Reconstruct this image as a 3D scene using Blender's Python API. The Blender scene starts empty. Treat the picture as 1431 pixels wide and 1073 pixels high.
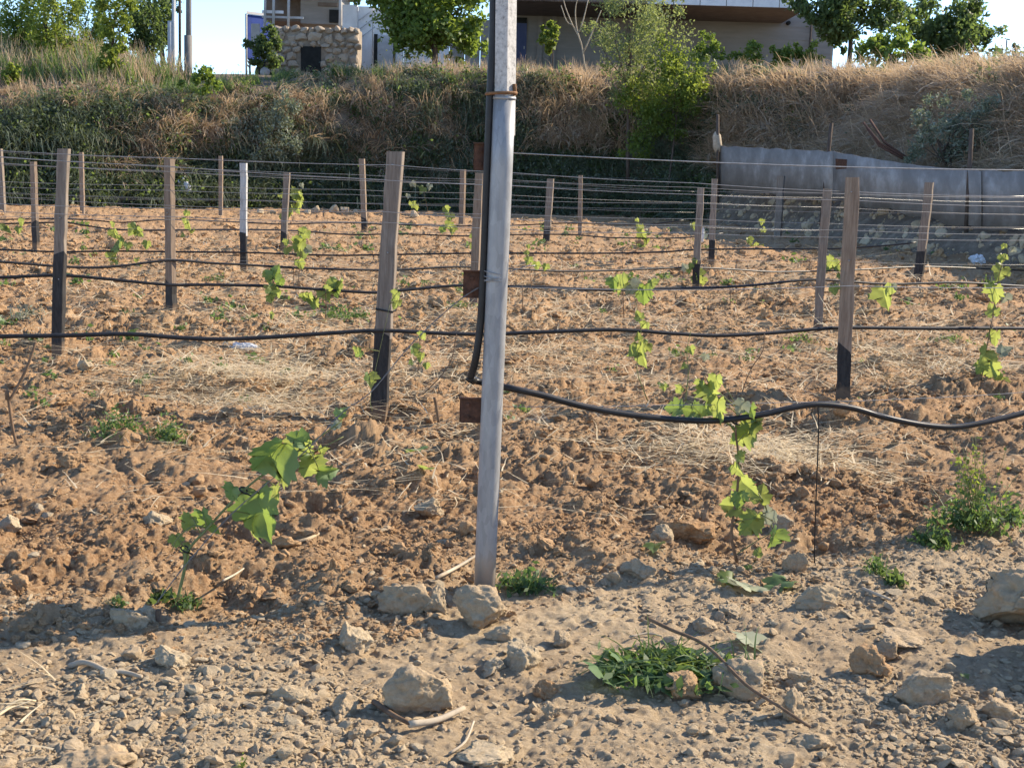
import bpy, bmesh, math, random
import numpy as np
from mathutils import Vector, Matrix, Euler, noise as mnoise
random.seed(7); RNG = np.random.default_rng(7)
SC = bpy.context.scene
COL = SC.collection
# ---------------------------------------------------------------- camera, sky, sun, exposure
F_PX, CAM_H, PITCH, ROLL = 1800.0, 1.4, math.atan(296.5/1800.0), 0.03
FWD = Vector((0, math.cos(PITCH), -math.sin(PITCH)))
U0 = Vector((0, math.sin(PITCH), math.cos(PITCH))); R0 = Vector((1, 0, 0))
RI = R0*math.cos(ROLL)+U0*math.sin(ROLL); UI = -R0*math.sin(ROLL)+U0*math.cos(ROLL)
EYE = Vector((0, 0, CAM_H))
cam = bpy.data.cameras.new('camera'); co = bpy.data.objects.new('camera', cam); COL.objects.link(co)
m = Matrix((RI, UI, -FWD)).transposed().to_4x4(); m.translation = EYE; co.matrix_world = m
cam.sensor_width = 36; cam.lens = 36*F_PX/1431; cam.clip_start = 0.05; cam.clip_end = 2000
SC.camera = co
SUN_AZ, SUN_EL = math.radians(65), math.radians(31)
w = bpy.data.worlds.new('World'); SC.world = w; w.use_nodes = True
nt = w.node_tree; bg = nt.nodes['Background']
sky = nt.nodes.new('ShaderNodeTexSky'); sky.sky_type = 'NISHITA'; sky.sun_disc = False
sky.sun_elevation = SUN_EL; sky.sun_rotation = SUN_AZ; sky.air_density = 0.7; sky.dust_density = 0.1; sky.ozone_density = 3.0
nt.links.new(sky.outputs[0], bg.inputs[0]); bg.inputs[1].default_value = 0.138
sl = bpy.data.lights.new('sun', 'SUN'); sl.energy = 4.1; sl.angle = math.radians(0.55); sl.color = (1.0, 0.86, 0.66)
so = bpy.data.objects.new('sun', sl); COL.objects.link(so)
SDIR = Vector((math.sin(SUN_AZ)*math.cos(SUN_EL), math.cos(SUN_AZ)*math.cos(SUN_EL), math.sin(SUN_EL)))
so.rotation_euler = SDIR.to_track_quat('Z', 'Y').to_euler(); so.location = (20, 10, 20)
SC.view_settings.view_transform = 'Standard'; SC.view_settings.look = 'None'
SC.view_settings.gamma = 1; SC.view_settings.use_curve_mapping = False; SC.view_settings.exposure = 1.33
SC.cycles.max_bounces = 6; SC.cycles.transparent_max_bounces = 6

# ---------------------------------------------------------------- helpers: rays
def ray(px, py): return FWD+RI*((px-715.5)/F_PX)-UI*((py-536.5)/F_PX)
def P(px, py, d):                       # point on the pixel's ray at ground distance d
    r = ray(px, py); return EYE+r*(d/r.y)
def at(px, py, z=0.0):                  # point on the level z
    r = ray(px, py); return EYE+r*((z-CAM_H)/r.z)
class Row:                              # upright plane of a vine row, through two pixel feet
    def __init__(s, a, b): s.a, s.b = at(*a), at(*b); s.n = Vector((s.b.y-s.a.y, -(s.b.x-s.a.x), 0)).normalized()
    def p(s, px, py, off=0.0):
        r = ray(px, py); return EYE+r*(((s.a-EYE).dot(s.n)+off)/r.dot(s.n))
# ---------------------------------------------------------------- helpers: noise on arrays
def _h(ix, iy, k):
    n = (ix.astype(np.int64)*374761393+iy.astype(np.int64)*668265263+k*1442695041) & 0x7fffffff
    n = ((n ^ (n >> 13))*1274126177) & 0x7fffffff
    return ((n ^ (n >> 16)) & 0xffff)/65535.0
def vnoise(x, y, k=0):
    ix, iy = np.floor(x), np.floor(y); fx, fy = x-ix, y-iy
    fx = fx*fx*fx*(fx*(fx*6-15)+10); fy = fy*fy*fy*(fy*(fy*6-15)+10)
    a, b, c, d = _h(ix, iy, k), _h(ix+1, iy, k), _h(ix, iy+1, k), _h(ix+1, iy+1, k)
    return ((a*(1-fx)+b*fx)*(1-fy)+(c*(1-fx)+d*fx)*fy)*2-1
def fbm(x, y, o=4, k=0):
    s = 0; a = 0.5; c, q = math.cos(0.6), math.sin(0.6)
    for i in range(o):
        s = s+a*vnoise(x, y, k+i); x, y = (x*c-y*q)*2.03+7.1, (x*q+y*c)*2.03+3.3; a *= 0.5
    return s
def lumps(x, y, s, k, dens=0.7):        # rounded lumps of size s, some cells empty, heights vary (0..1)
    x = x/s; y = y/s; ix, iy = np.floor(x), np.floor(y); out = np.zeros_like(x)
    for dx in (-1, 0, 1):
        for dy in (-1, 0, 1):
            cx, cy = ix+dx, iy+dy
            px = cx+_h(cx, cy, k); py = cy+_h(cx, cy, k+1); r = 0.35+0.5*_h(cx, cy, k+2); on = _h(cx, cy, k+3) < dens
            e = 0.6+0.8*_h(cx, cy, k+4)
            d2 = (((x-px)*e)**2+((y-py)/e)**2)/(r*r)
            out = np.maximum(out, np.where(on, np.sqrt(np.clip(1-d2, 0, 1))*r*1.2, 0))
    return out
VERGE_Y = [(-60, 3.3), (-3, 3.4), (-1.5, 3.66), (-0.9, 3.9), (-0.2, 4.12), (0.5, 4.5), (1.2, 4.75), (2.2, 5.3), (5, 6.6), (60, 20)]
def soil_mask(x, y):
    e = np.interp(x, [q[0] for q in VERGE_Y], [q[1] for q in VERGE_Y])+0.30*fbm(x*2.2, y*2.2, 4, 31)+0.3*fbm(x*7, y*7, 4, 35)
    return np.clip((y-e)/0.75+0.5, 0, 1)
def H(x, y):
    x = np.asarray(x, float); y = np.asarray(y, float); m = soil_mask(x, y)
    wx = x+0.06*vnoise(x*9, y*9, 60)+0.032*vnoise(x*31, y*31, 62)+0.013*vnoise(x*80, y*80, 64); wy = y+0.06*vnoise(x*9, y*9, 61)+0.032*vnoise(x*31, y*31, 63)+0.013*vnoise(x*80, y*80, 65)
    z = 0.035*fbm(x*0.6, y*0.6, 3, 1)
    rough = np.clip(0.55+0.9*fbm(x*1.3, y*1.3, 2, 5), 0.1, 1.3)
    r2 = np.clip(0.65+1.5*fbm(x*1.0+9, y*1.6, 3, 7), 0.18, 1.5)
    soil = 0.055*fbm(x*0.7, y*2.6, 3, 8)+0.085*fbm(x*2.1, y*2.1, 4, 9)+rough*np.clip(r2, .4, 1.3)*(0.24*0.15*lumps(wx, wy, 0.24, 11, 0.35)+0.11*0.26*lumps(wx, wy, 0.11, 17, 0.5)+0.052*0.36*lumps(wx, wy, 0.052, 23, 0.55)+0.03*0.34*lumps(wx, wy, 0.03, 27, 0.5))+r2*(0.05*np.abs(fbm(x*7, y*7, 5, 91))+0.020*fbm(x*19, y*19, 4, 94)+0.35*0.16*lumps(wx+.03*vnoise(x*17, y*17, 66), wy, 0.35, 29, 0.3))
    verge = 0.03*fbm(x*3, y*3, 4, 41)+rough*(0.10*0.12*lumps(wx, wy, 0.10, 47, 0.2)+0.045*0.2*lumps(wx, wy, 0.045, 53, 0.3))+0.020*np.abs(fbm(x*8, y*8, 5, 97))
    z = z+m*soil+(1-m)*verge+(0.009+0.006*m)*fbm(x*34, y*34, 3, 71)
    return z
def hz(p): return float(H(np.array([p.x]), np.array([p.y]))[0])
def on(px, py):                         # point on the real ground under a pixel
    p = at(px, py)
    for _ in range(4): p = at(px, py, hz(p))
    return p
# ---------------------------------------------------------------- helpers: objects
def tag(o, label=None, cat=None, group=None, kind=None):
    if label: o['label'] = label
    if cat: o['category'] = cat
    if group: o['group'] = group
    if kind: o['kind'] = kind
    return o
def link(o, parent=None):
    COL.objects.link(o)
    if parent is not None: o.parent = parent
    return o
def thing(name, label, cat, loc=(0, 0, 0), rz=0, group=None):
    o = bpy.data.objects.new(name, None); o.empty_display_size = 0.1
    o.location = loc; o.rotation_euler = (0, 0, rz); link(o); return tag(o, label, cat, group)
def mesh_np(name, V, F, mats, mi=None, smooth=True):
    """V (n,3); F array (m,3|4) or list of arrays."""
    me = bpy.data.meshes.new(name); Fs = F if isinstance(F, list) else [F]
    Fs = [np.asarray(f, np.int32) for f in Fs if len(f)]
    loops = np.concatenate([f.ravel() for f in Fs]); tot = np.concatenate([np.full(len(f), f.shape[1], np.int32) for f in Fs])
    me.vertices.add(len(V)); me.vertices.foreach_set('co', np.asarray(V, np.float32).ravel())
    me.loops.add(len(loops)); me.loops.foreach_set('vertex_index', loops)
    me.polygons.add(len(tot)); st = np.concatenate([[0], np.cumsum(tot)[:-1]]).astype(np.int32)
    me.polygons.foreach_set('loop_start', st)
    for mt in (mats if isinstance(mats, (list, tuple)) else [mats]): me.materials.append(mt)
    if mi is not None: me.polygons.foreach_set('material_index', np.asarray(mi, np.int32))
    me.polygons.foreach_set('use_smooth', np.full(len(tot), smooth)); me.update(); me.validate(); return me
class MB:
    def __init__(s): s.v = []; s.f = []; s.m = []
    def quadbox(s, p8, mi=0):           # 8 corners: bottom ring 4, top ring 4
        b = len(s.v); s.v += [tuple(q) for q in p8]
        for f in ((3, 2, 1, 0), (4, 5, 6, 7), (0, 1, 5, 4), (1, 2, 6, 5), (2, 3, 7, 6), (3, 0, 4, 7)): s.f.append(tuple(b+i for i in f)); s.m.append(mi)
        return s
    def box(s, x0, x1, y0, y1, z0, z1, mi=0):
        return s.quadbox([(x0, y0, z0), (x1, y0, z0), (x1, y1, z0), (x0, y1, z0), (x0, y0, z1), (x1, y0, z1), (x1, y1, z1), (x0, y1, z1)], mi)
    def tube(s, pts, r, n=8, cap=True, mi=0):
        pts = [Vector(p) for p in pts]; b = len(s.v); k = len(pts)
        rs = r if isinstance(r, (list, tuple)) else [r]*k
        t0 = (pts[1]-pts[0]).normalized(); up = Vector((0, 0, 1)) if abs(t0.z) < 0.9 else Vector((0, 1, 0))
        u = t0.cross(up).normalized()
        for i, p in enumerate(pts):
            t = (pts[min(i+1, k-1)]-pts[max(i-1, 0)]).normalized()
            u = (u-t*u.dot(t)).normalized(); q = t.cross(u)
            for j in range(n):
                a = 2*math.pi*j/n; s.v.append(tuple(p+(u*math.cos(a)+q*math.sin(a))*rs[i]))
        for i in range(k-1):
            for j in range(n):
                s.f.append((b+i*n+j, b+i*n+(j+1) % n, b+(i+1)*n+(j+1) % n, b+(i+1)*n+j)); s.m.append(mi)
        if cap:
            s.f.append(tuple(b+j for j in range(n))[::-1]); s.f.append(tuple(b+(k-1)*n+j for j in range(n))); s.m += [mi, mi]
        return s
    def build(s, name, mat, parent=None, smooth=True, bevel=0):
        me = bpy.data.meshes.new(name)
        v = s.v
        M = Matrix(); q = parent
        while q is not None: M = q.matrix_basis @ M; q = q.parent
        if M != Matrix(): inv = M.inverted(); v = [tuple(inv @ Vector(q)) for q in v]
        me.from_pydata(v, [], s.f)
        for mt in (mat if isinstance(mat, (list, tuple)) else [mat]): me.materials.append(mt)
        me.polygons.foreach_set('material_index', s.m)
        me.polygons.foreach_set('use_smooth', [smooth]*len(s.f)); me.update()
        o = bpy.data.objects.new(name, me); link(o, parent)
        if bevel:
            b = o.modifiers.new('bevel', 'BEVEL'); b.width = bevel; b.segments = 2; b.limit_method = 'ANGLE'
        return o
def spline(pts, n=6):                    # Catmull-Rom through the points
    pts = [Vector(p) for p in pts]; q = [pts[0]*2-pts[1]]+pts+[pts[-1]*2-pts[-2]]; out = []
    for i in range(1, len(q)-2):
        a, b, c, d = q[i-1:i+3]
        for j in range(n):
            t = j/n; out.append(0.5*((2*b)+(c-a)*t+(2*a-5*b+4*c-d)*t*t+(3*b-a-3*c+d)*t**3))
    return out+[pts[-1]]
def cyl(name, pts, r, mat, parent=None, n=8): return MB().tube(pts, r, n).build(name, mat, parent)

# ---------------------------------------------------------------- materials
class N:
    def __init__(s, name):
        s.m = bpy.data.materials.new(name); s.m.use_nodes = True; s.t = s.m.node_tree; s.b = s.t.nodes['Principled BSDF']
        s.b.inputs['Specular IOR Level'].default_value = 0.25
    def n(s, typ, **kw):
        o = s.t.nodes.new(typ)
        for k, v in kw.items():
            if hasattr(o, k) and k not in o.inputs: setattr(o, k, v)
            else: o.inputs[k].default_value = v
        return o
    def l(s, a, b): s.t.links.new(a, b)
    def coord(s, scale=(1, 1, 1), kind='Object'):
        c = s.n('ShaderNodeTexCoord'); mp = s.n('ShaderNodeMapping'); mp.inputs['Scale'].default_value = scale
        s.l(c.outputs[kind], mp.inputs[0]); return mp.outputs[0]
    def noise(s, v, sc, det=4, rough=0.6):
        o = s.n('ShaderNodeTexNoise'); o.inputs['Scale'].default_value = sc; o.inputs['Detail'].default_value = det; o.inputs['Roughness'].default_value = rough
        if v is not None: s.l(v, o.inputs['Vector'])
        return o.outputs[0]
    def ramp(s, fac, stops):
        o = s.n('ShaderNodeValToRGB'); e = o.color_ramp.elements
        while len(e) < len(stops): e.new(0.5)
        for el, (p, c) in zip(e, stops): el.position = p; el.color = (*c, 1) if len(c) == 3 else c
        s.l(fac, o.inputs[0]); return o.outputs[0]
    def mix(s, fac, a, b, mode='MIX'):
        o = s.n('ShaderNodeMix', data_type='RGBA', blend_type=mode)
        for sock, v in ((o.inputs[0], fac), (o.inputs[6], a), (o.inputs[7], b)):
            if hasattr(v, 'is_output'): s.l(v, sock)
            else: sock.default_value = v if isinstance(v, float) else (*v, 1)
        return o.outputs[2]
    def bump(s, h, st=0.4, d=0.01):
        o = s.n('ShaderNodeBump', Strength=st, Distance=d); s.l(h, o.inputs['Height']); s.l(o.outputs[0], s.b.inputs['Normal'])
    def col(s, c):
        if hasattr(c, 'is_output'): s.l(c, s.b.inputs['Base Color'])
        else: s.b.inputs['Base Color'].default_value = (*c, 1)
    def rnd(s): return s.n('ShaderNodeObjectInfo').outputs['Random']
    def rough(s, r, metal=0.0): s.b.inputs['Roughness'].default_value = r; s.b.inputs['Metallic'].default_value = metal; return s.m
def simple(name, c0, c1, scale=8, rough=0.85, metal=0, stretch=(1, 1, 1), bump=0.3, bd=0.01, det=5):
    k = N(name); v = k.coord(stretch); f = k.noise(v, scale, det)
    k.col(k.ramp(f, [(0.3, c0), (0.7, c1)]))
    if bump: k.bump(k.noise(v, scale*3, 4), bump, bd)
    return k.rough(rough, metal)
def leafmat(name, c0, c1, tr, amount=0.5, rough=0.5, scale=3.0, perobj=True):
    """thin leaf: diffuse front plus light coming through from behind"""
    k = N(name); v = k.coord(); f = k.noise(v, scale, 2)
    g = k.n('ShaderNodeNewGeometry').outputs['Random Per Island']
    mx = k.n('ShaderNodeMath', operation='ADD'); k.l(f, mx.inputs[0]); k.l(g, mx.inputs[1])
    mm = k.n('ShaderNodeMath', operation='MULTIPLY'); k.l(mx.outputs[0], mm.inputs[0]); mm.inputs[1].default_value = 0.5
    k.col(k.ramp(mm.outputs[0], [(0.25, c0), (0.75, c1)])); k.rough(rough)
    t = k.n('ShaderNodeBsdfTranslucent'); k.l(k.ramp(mm.outputs[0], [(0.25, tuple(q*0.7 for q in tr)), (0.75, tr)]), t.inputs[0])
    ms = k.n('ShaderNodeMixShader'); ms.inputs[0].default_value = amount
    k.l(k.b.outputs[0], ms.inputs[1]); k.l(t.outputs[0], ms.inputs[2]); k.l(ms.outputs[0], k.t.nodes['Material Output'].inputs[0])
    return k.m
# soil: two earths mixed by a per-vertex mask of where the ploughed field begins
k = N('earth'); v = k.coord(); a = k.n('ShaderNodeAttribute', attribute_name='soil')
big = k.noise(v, 1.1, 4); fine = k.noise(v, 60, 8, 0.8); mid = k.noise(v, 7, 5)
red = k.ramp(fine, [(0.24, (0.13, 0.065, 0.029)), (0.48, (0.345, 0.202, 0.099)), (0.68, (0.59, 0.41, 0.235))])
red = k.mix(k.ramp(big, [(0.45, (0, 0, 0)), (0.65, (1, 1, 1))]), red, (0.38, 0.252, 0.14))
red = k.mix(k.ramp(mid, [(0.5, (0, 0, 0)), (0.8, (0.7, 0.7, 0.7))]), red, (0.19, 0.098, 0.042))
grey = k.ramp(fine, [(0.25, (0.29, 0.20, 0.115)), (0.5, (0.49, 0.375, 0.235)), (0.75, (0.66, 0.54, 0.375))])
grey = k.mix(k.ramp(big, [(0.4, (0, 0, 0)), (0.7, (0.7, 0.7, 0.7))]), grey, (0.34, 0.23, 0.135))
k.col(k.mix(a.outputs['Fac'], grey, red)); k.bump(k.noise(v, 130, 8, 0.85), 0.9, 0.016); EARTH = k.rough(0.95)
def rockmat(name, cs, rough=0.9):
    k = N(name); v = k.coord(); r = k.rnd(); n1 = k.noise(v, 5, 10, 0.8)
    c = k.ramp(n1, [(0.3, cs[0]), (0.5, cs[1]), (0.7, cs[2])]); c = k.mix(k.ramp(r, [(0, (0, 0, 0)), (1, (0.5, 0.5, 0.5))]), c, cs[3])
    k.col(c); k.bump(k.noise(v, 9, 10, 0.78), 0.6, 0.035); return k.rough(rough)
ROCK = rockmat('limestone', [(0.31, 0.22, 0.13), (0.45, 0.345, 0.22), (0.57, 0.46, 0.32), (0.43, 0.295, 0.165)])
PALE = rockmat('pale_stone', [(0.34, 0.255, 0.158), (0.47, 0.375, 0.245), (0.59, 0.49, 0.345), (0.46, 0.335, 0.20)])
CLOD = rockmat('soil_clod', [(0.21, 0.11, 0.048), (0.38, 0.23, 0.115), (0.57, 0.40, 0.23), (0.50, 0.34, 0.19)])
WALLSTONE = rockmat('wall_stone', [(0.26, 0.205, 0.15), (0.38, 0.31, 0.235), (0.45, 0.385, 0.30), (0.33, 0.25, 0.18)])
def wood(name, c0, c1, c2):
    k = N(name); v = k.coord((9, 9, 0.7)); r = k.rnd(); f = k.noise(v, 7, 8, 0.7)
    c = k.ramp(f, [(0.3, c0), (0.5, c1), (0.72, c2)]); k.col(k.mix(k.ramp(r, [(0, (0, 0, 0)), (1, (0.4, 0.4, 0.4))]), c, c0))
    k.bump(f, 0.5, 0.004); return k.rough(0.85)
WOOD = wood('weathered_timber', (0.11, 0.088, 0.07), (0.225, 0.185, 0.148), (0.34, 0.29, 0.235))
WOODB = wood('brown_timber', (0.13, 0.092, 0.066), (0.245, 0.185, 0.135), (0.35, 0.28, 0.21))
WHITEP = wood('whitewashed_timber', (0.24, 0.24, 0.235), (0.42, 0.42, 0.41), (0.52, 0.515, 0.50))
k = N('tar_coat'); f = k.noise(k.coord((4, 4, .8)), 14, 5); z = k.n('ShaderNodeSeparateXYZ'); k.l(k.coord(), z.inputs[0]); zz = k.n('ShaderNodeMath', operation='MULTIPLY_ADD'); k.l(k.noise(k.coord(), 22, 5, .7), zz.inputs[0]); zz.inputs[1].default_value = -.14; k.l(z.outputs[2], zz.inputs[2])
k.col(k.mix(k.ramp(zz.outputs[0], [(0.0, (.6, .6, .6)), (0.05, (0, 0, 0))]), k.ramp(f, [(0.3, (0.012, 0.012, 0.013)), (0.7, (0.045, 0.042, 0.04))]), (0.26, 0.17, 0.10))); k.bump(f, .5, .003); TAR = k.rough(.65)
k = N('galvanised_steel'); v = k.coord((1, 1, 0.35)); f = k.noise(v, 25, 6, 0.7); f2 = k.noise(k.coord((6, 6, 0.5)), 6, 4)
k.col(k.mix(k.ramp(f2, [(0.45, (0, 0, 0)), (0.75, (0.8, 0.8, 0.8))]), k.ramp(f, [(0.3, (0.225, 0.23, 0.235)), (0.7, (0.305, 0.31, 0.315))]), (0.33, 0.325, 0.31)))
vo = k.n('ShaderNodeTexVoronoi', Scale=70.0); k.l(v, vo.inputs['Vector']); z = k.n('ShaderNodeSeparateXYZ'); k.l(k.coord(), z.inputs[0]); n9 = k.noise(k.coord((1, 1, .5)), 18, 4)
zz = k.n('ShaderNodeMath', operation='MULTIPLY_ADD'); k.l(n9, zz.inputs[0]); zz.inputs[1].default_value = -0.2; k.l(z.outputs[2], zz.inputs[2])
c9 = k.mix(0.3, k.b.inputs['Base Color'].links[0].from_socket, k.ramp(vo.outputs['Color'], [(0.2, (.3, .3, .3)), (0.8, (.7, .7, .7))]), 'SOFT_LIGHT'); k.col(k.mix(k.ramp(zz.outputs[0], [(0.0, (.55, .55, .55)), (0.09, (0, 0, 0))]), c9, (0.34, 0.25, 0.16)))
k.bump(f, 0.15, 0.002); GALV = k.rough(0.48, 0.25)
k = N('weathered_zinc'); v = k.coord(); f = k.noise(v, 70, 4, 0.8)
k.col(k.ramp(f, [(0.32, (0.17, 0.165, 0.155)), (0.44, (0.38, 0.37, 0.35)), (0.7, (0.55, 0.535, 0.505))])); k.bump(f, 0.2, 0.002); ZINC = k.rough(0.75, 0.0)
RUST = simple('rust', (0.045, 0.025, 0.018), (0.125, 0.062, 0.04), 40, 0.9, 0, (1, 1, 1), 0.5, 0.003)
RUSTO = simple('orange_rust', (0.12, 0.06, 0.028), (0.25, 0.135, 0.065), 60, 0.85, 0, (1, 1, 1), 0.4, 0.002)
HOSE = simple('black_polythene', (0.012, 0.012, 0.013), (0.028, 0.027, 0.027), 18, 0.38, 0, (1, 1, 1), 0.15, 0.002)
WIRE = simple('fence_wire', (0.22, 0.22, 0.22), (0.36, 0.355, 0.345), 60, 0.35, 0.6, (1, 1, 1), 0)
VINE = leafmat('vine_leaf', (0.10, 0.165, 0.055), (0.20, 0.265, 0.10), (0.50, 0.57, 0.13), 0.52, 0.42, 14)
VINED = leafmat('dull_vine_leaf', (0.12, 0.20, 0.085), (0.22, 0.31, 0.15), (0.34, 0.46, 0.08), 0.45, 0.5, 14)
PALELEAF = leafmat('silvery_leaf', (0.26, 0.28, 0.18), (0.42, 0.43, 0.30), (0.4, 0.42, 0.3), 0.3, 0.5, 14)
STEM = simple('green_stem', (0.13, 0.16, 0.05), (0.22, 0.22, 0.09), 20, 0.7)
CANE = simple('brown_cane', (0.10, 0.06, 0.035), (0.20, 0.13, 0.08), 30, 0.85, 0, (1, 1, 1), 0.4, 0.002)
STRAW = leafmat('straw', (0.50, 0.39, 0.23), (0.76, 0.64, 0.43), (0.48, 0.37, 0.2), 0.3, 0.7, 2)
DRY = leafmat('dry_grass', (0.33, 0.245, 0.16), (0.68, 0.55, 0.40), (0.6, 0.44, 0.27), 0.42, 0.8, 2)
STICK = simple('dry_stick', (0.30, 0.24, 0.17), (0.46, 0.39, 0.29), 12, 0.85)
BARK = simple('bark', (0.06, 0.045, 0.035), (0.13, 0.10, 0.08), 9, 0.95, 0, (3, 3, 0.6), 0.6, 0.02)
LEAF_DARK = leafmat('dark_foliage', (0.042, 0.07, 0.032), (0.11, 0.15, 0.065), (0.22, 0.31, 0.07), 0.45, 0.5, 1.2)
LEAF_MID = leafmat('green_foliage', (0.055, 0.10, 0.026), (0.12, 0.18, 0.05), (0.32, 0.43, 0.06), 0.45, 0.5, 1.2)
LEAF_LIME = leafmat('bright_foliage', (0.085, 0.13, 0.03), (0.15, 0.20, 0.05), (0.34, 0.42, 0.06), 0.5, 0.5, 1.2)
OLIVE = leafmat('olive_green_foliage', (0.10, 0.125, 0.05), (0.22, 0.245, 0.11), (0.38, 0.44, 0.13), 0.45, 0.55, 1.2)
LEAF_GREY = leafmat('olive_foliage', (0.15, 0.18, 0.13), (0.29, 0.32, 0.245), (0.20, 0.24, 0.11), 0.35, 0.5, 1.2)
CREEP = leafmat('creeper_foliage', (0.075, 0.10, 0.065), (0.18, 0.21, 0.145), (0.2, 0.25, 0.09), 0.3, 0.5, 1.2)
WEED = leafmat('weed_foliage', (0.055, 0.10, 0.04), (0.11, 0.17, 0.07), (0.22, 0.33, 0.07), 0.42, 0.5, 6)
# ---------------------------------------------------------------- shapes: rocks, leaves, tufts
def rock_mesh(name, mat, seed, sub=3, size=(1, 1, 1), cuts=9, rough=0.16):
    r = random.Random(seed); bm = bmesh.new(); bmesh.ops.create_icosphere(bm, subdivisions=sub, radius=1)
    pl = []
    for _ in range(cuts):
        n = Vector((r.gauss(0, 1), r.gauss(0, 1), r.gauss(0, 0.8))).normalized(); pl.append((n, r.uniform(0.45, 0.82)))
    off = Vector((r.uniform(0, 50), r.uniform(0, 50), r.uniform(0, 50)))
    for v in bm.verts:
        p = v.co.copy()
        for n, o in pl:
            d = p.dot(n)-o
            if d > 0: p -= n*d*0.98
        q = p*1.6+off
        p += v.co*(mnoise.fractal(q, 0.7, 2.1, 5)*rough)
        if sub >= 3: p += v.co*((mnoise.fractal(q*3.1, 0.55, 2.1, 4))*0.05)
        if sub >= 5: p += v.co*(abs(mnoise.fractal(q*5, 0.5, 2.2, 4))*-0.06)
        v.co = Vector((p.x*size[0], p.y*size[1], p.z*size[2]))
    me = bpy.data.meshes.new(name); bm.to_mesh(me); bm.free(); me.materials.append(mat)
    me.polygons.foreach_set('use_smooth', [True]*len(me.polygons)); return me
OUT = [(0.0, 0.0), (0.10, -0.10), (0.26, -0.16), (0.34, -0.06), (0.48, -0.02), (0.42, 0.12), (0.55, 0.22), (0.50, 0.30), (0.58, 0.42), (0.44, 0.46), (0.33, 0.44),
       (0.34, 0.58), (0.22, 0.68), (0.20, 0.78), (0.08, 0.84), (0.0, 0.98)]
def leaf_geo(M, fold=0.25, droop=0.3, r=random):
    """lobed vine leaf in the plane of M, stalk at the origin, tip along +Y; returns verts and faces"""
    out = [(x*r.uniform(0.9, 1.1), y) for x, y in OUT]; V = []; Fq = []
    mid = [(0, y, 0) for y in (0.0, 0.18, 0.38, 0.6, 0.8, 0.98)]
    def sh(x, y):
        z = fold*abs(x)*0.9-droop*(y*y)*0.5-0.22*x*x+0.035*math.sin(9*y+3*x)+0.03*math.sin(11*x)
        return M @ Vector((x, y, z))
    for sgn in (-1, 1):
        b = len(V); V += [sh(0, y) for _, y, _ in mid]; c = len(V)
        V += [sh(sgn*x*0.5, y*0.92+0.03) for x, y in out]; d = len(V)
        V += [sh(sgn*x, y) for x, y in out]
        n = len(out); mi = [min(range(6), key=lambda j: abs(mid[j][1]-out[i][1])) for i in range(n)]
        for i in range(n-1):
            q = [c+i, c+i+1, d+i+1, d+i]; Fq.append(tuple(q if sgn > 0 else q[::-1]))
            q = [b+mi[i], b+mi[i+1], c+i+1, c+i]
            if q[0] == q[1]: q = q[1:]
            Fq.append(tuple(q if sgn > 0 else q[::-1]))
    return V, Fq
def blade_tuft(name, n, L, mat, spread=0.5, droop=0.9, wid=0.008, seg=4, lean=(0, 0), rad=0.1, seed=1):
    g = np.random.default_rng(seed); V = []; F = []
    for i in range(n):
        a = g.uniform(0, 2*math.pi); l = L*g.uniform(0.45, 1.1); s = spread*g.uniform(0.2, 1.2)
        d = np.array([math.cos(a)*s+lean[0], math.sin(a)*s+lean[1], 1.0]); d /= np.linalg.norm(d)
        p = np.array([g.normal(0, rad), g.normal(0, rad), 0.0]); dr = droop*g.uniform(0.4, 1.4)
        side = np.array([-d[1], d[0], 0])+1e-4; side /= np.linalg.norm(side); tw = g.uniform(-1, 1); side = side*math.cos(tw)+np.array([0, 0, 1])*math.sin(tw)*0.5
        b = len(V); ww = wid*g.uniform(0.6, 1.4)
        for k_ in range(seg+1):
            t = k_/seg; q = side*ww*(1-t*0.85); V.append(p-q); V.append(p+q)
            p = p+d*l/seg; d = d+np.array([0, 0, -dr/seg])+g.normal(0, 0.08, 3); d /= np.linalg.norm(d)
        for k_ in range(seg): F.append((b+2*k_, b+2*k_+1, b+2*k_+3, b+2*k_+2))
    return mesh_np(name, np.array(V), np.array(F), mat)
def leaf_quads(C, size, g, up=0.3, asp=1.7):
    """pointed leaf, 4 corners, at each centre, random tilt; returns verts, faces"""
    n = len(C); d = g.normal(0, 1, (n, 3)); d[:, 2] -= up; d /= np.linalg.norm(d, axis=1, keepdims=True)
    e = np.cross(d, g.normal(0, 1, (n, 3))); e /= np.linalg.norm(e, axis=1, keepdims=True); nn = np.cross(d, e)
    s = (size*g.uniform(0.6, 1.35, n))[:, None]
    V = np.stack([C-d*s*0.5, C+e*s*0.5/asp-nn*s*0.06, C+d*s*0.5-nn*s*0.12, C-e*s*0.5/asp-nn*s*0.06], 1).reshape(-1, 3)
    return V, np.arange(4*n).reshape(n, 4)
def leaf_clump(name, n, R, size, mat, flat=0.7, seed=1, asp=1.7, stems=0, stem_mat=None):
    g = np.random.default_rng(seed); C = g.normal(0, 0.45, (n, 3))*R; C[:, 2] = np.abs(C[:, 2])*flat
    V, F = leaf_quads(C, size, g, 0.3, asp); return mesh_np(name, V, F, mat)
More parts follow.
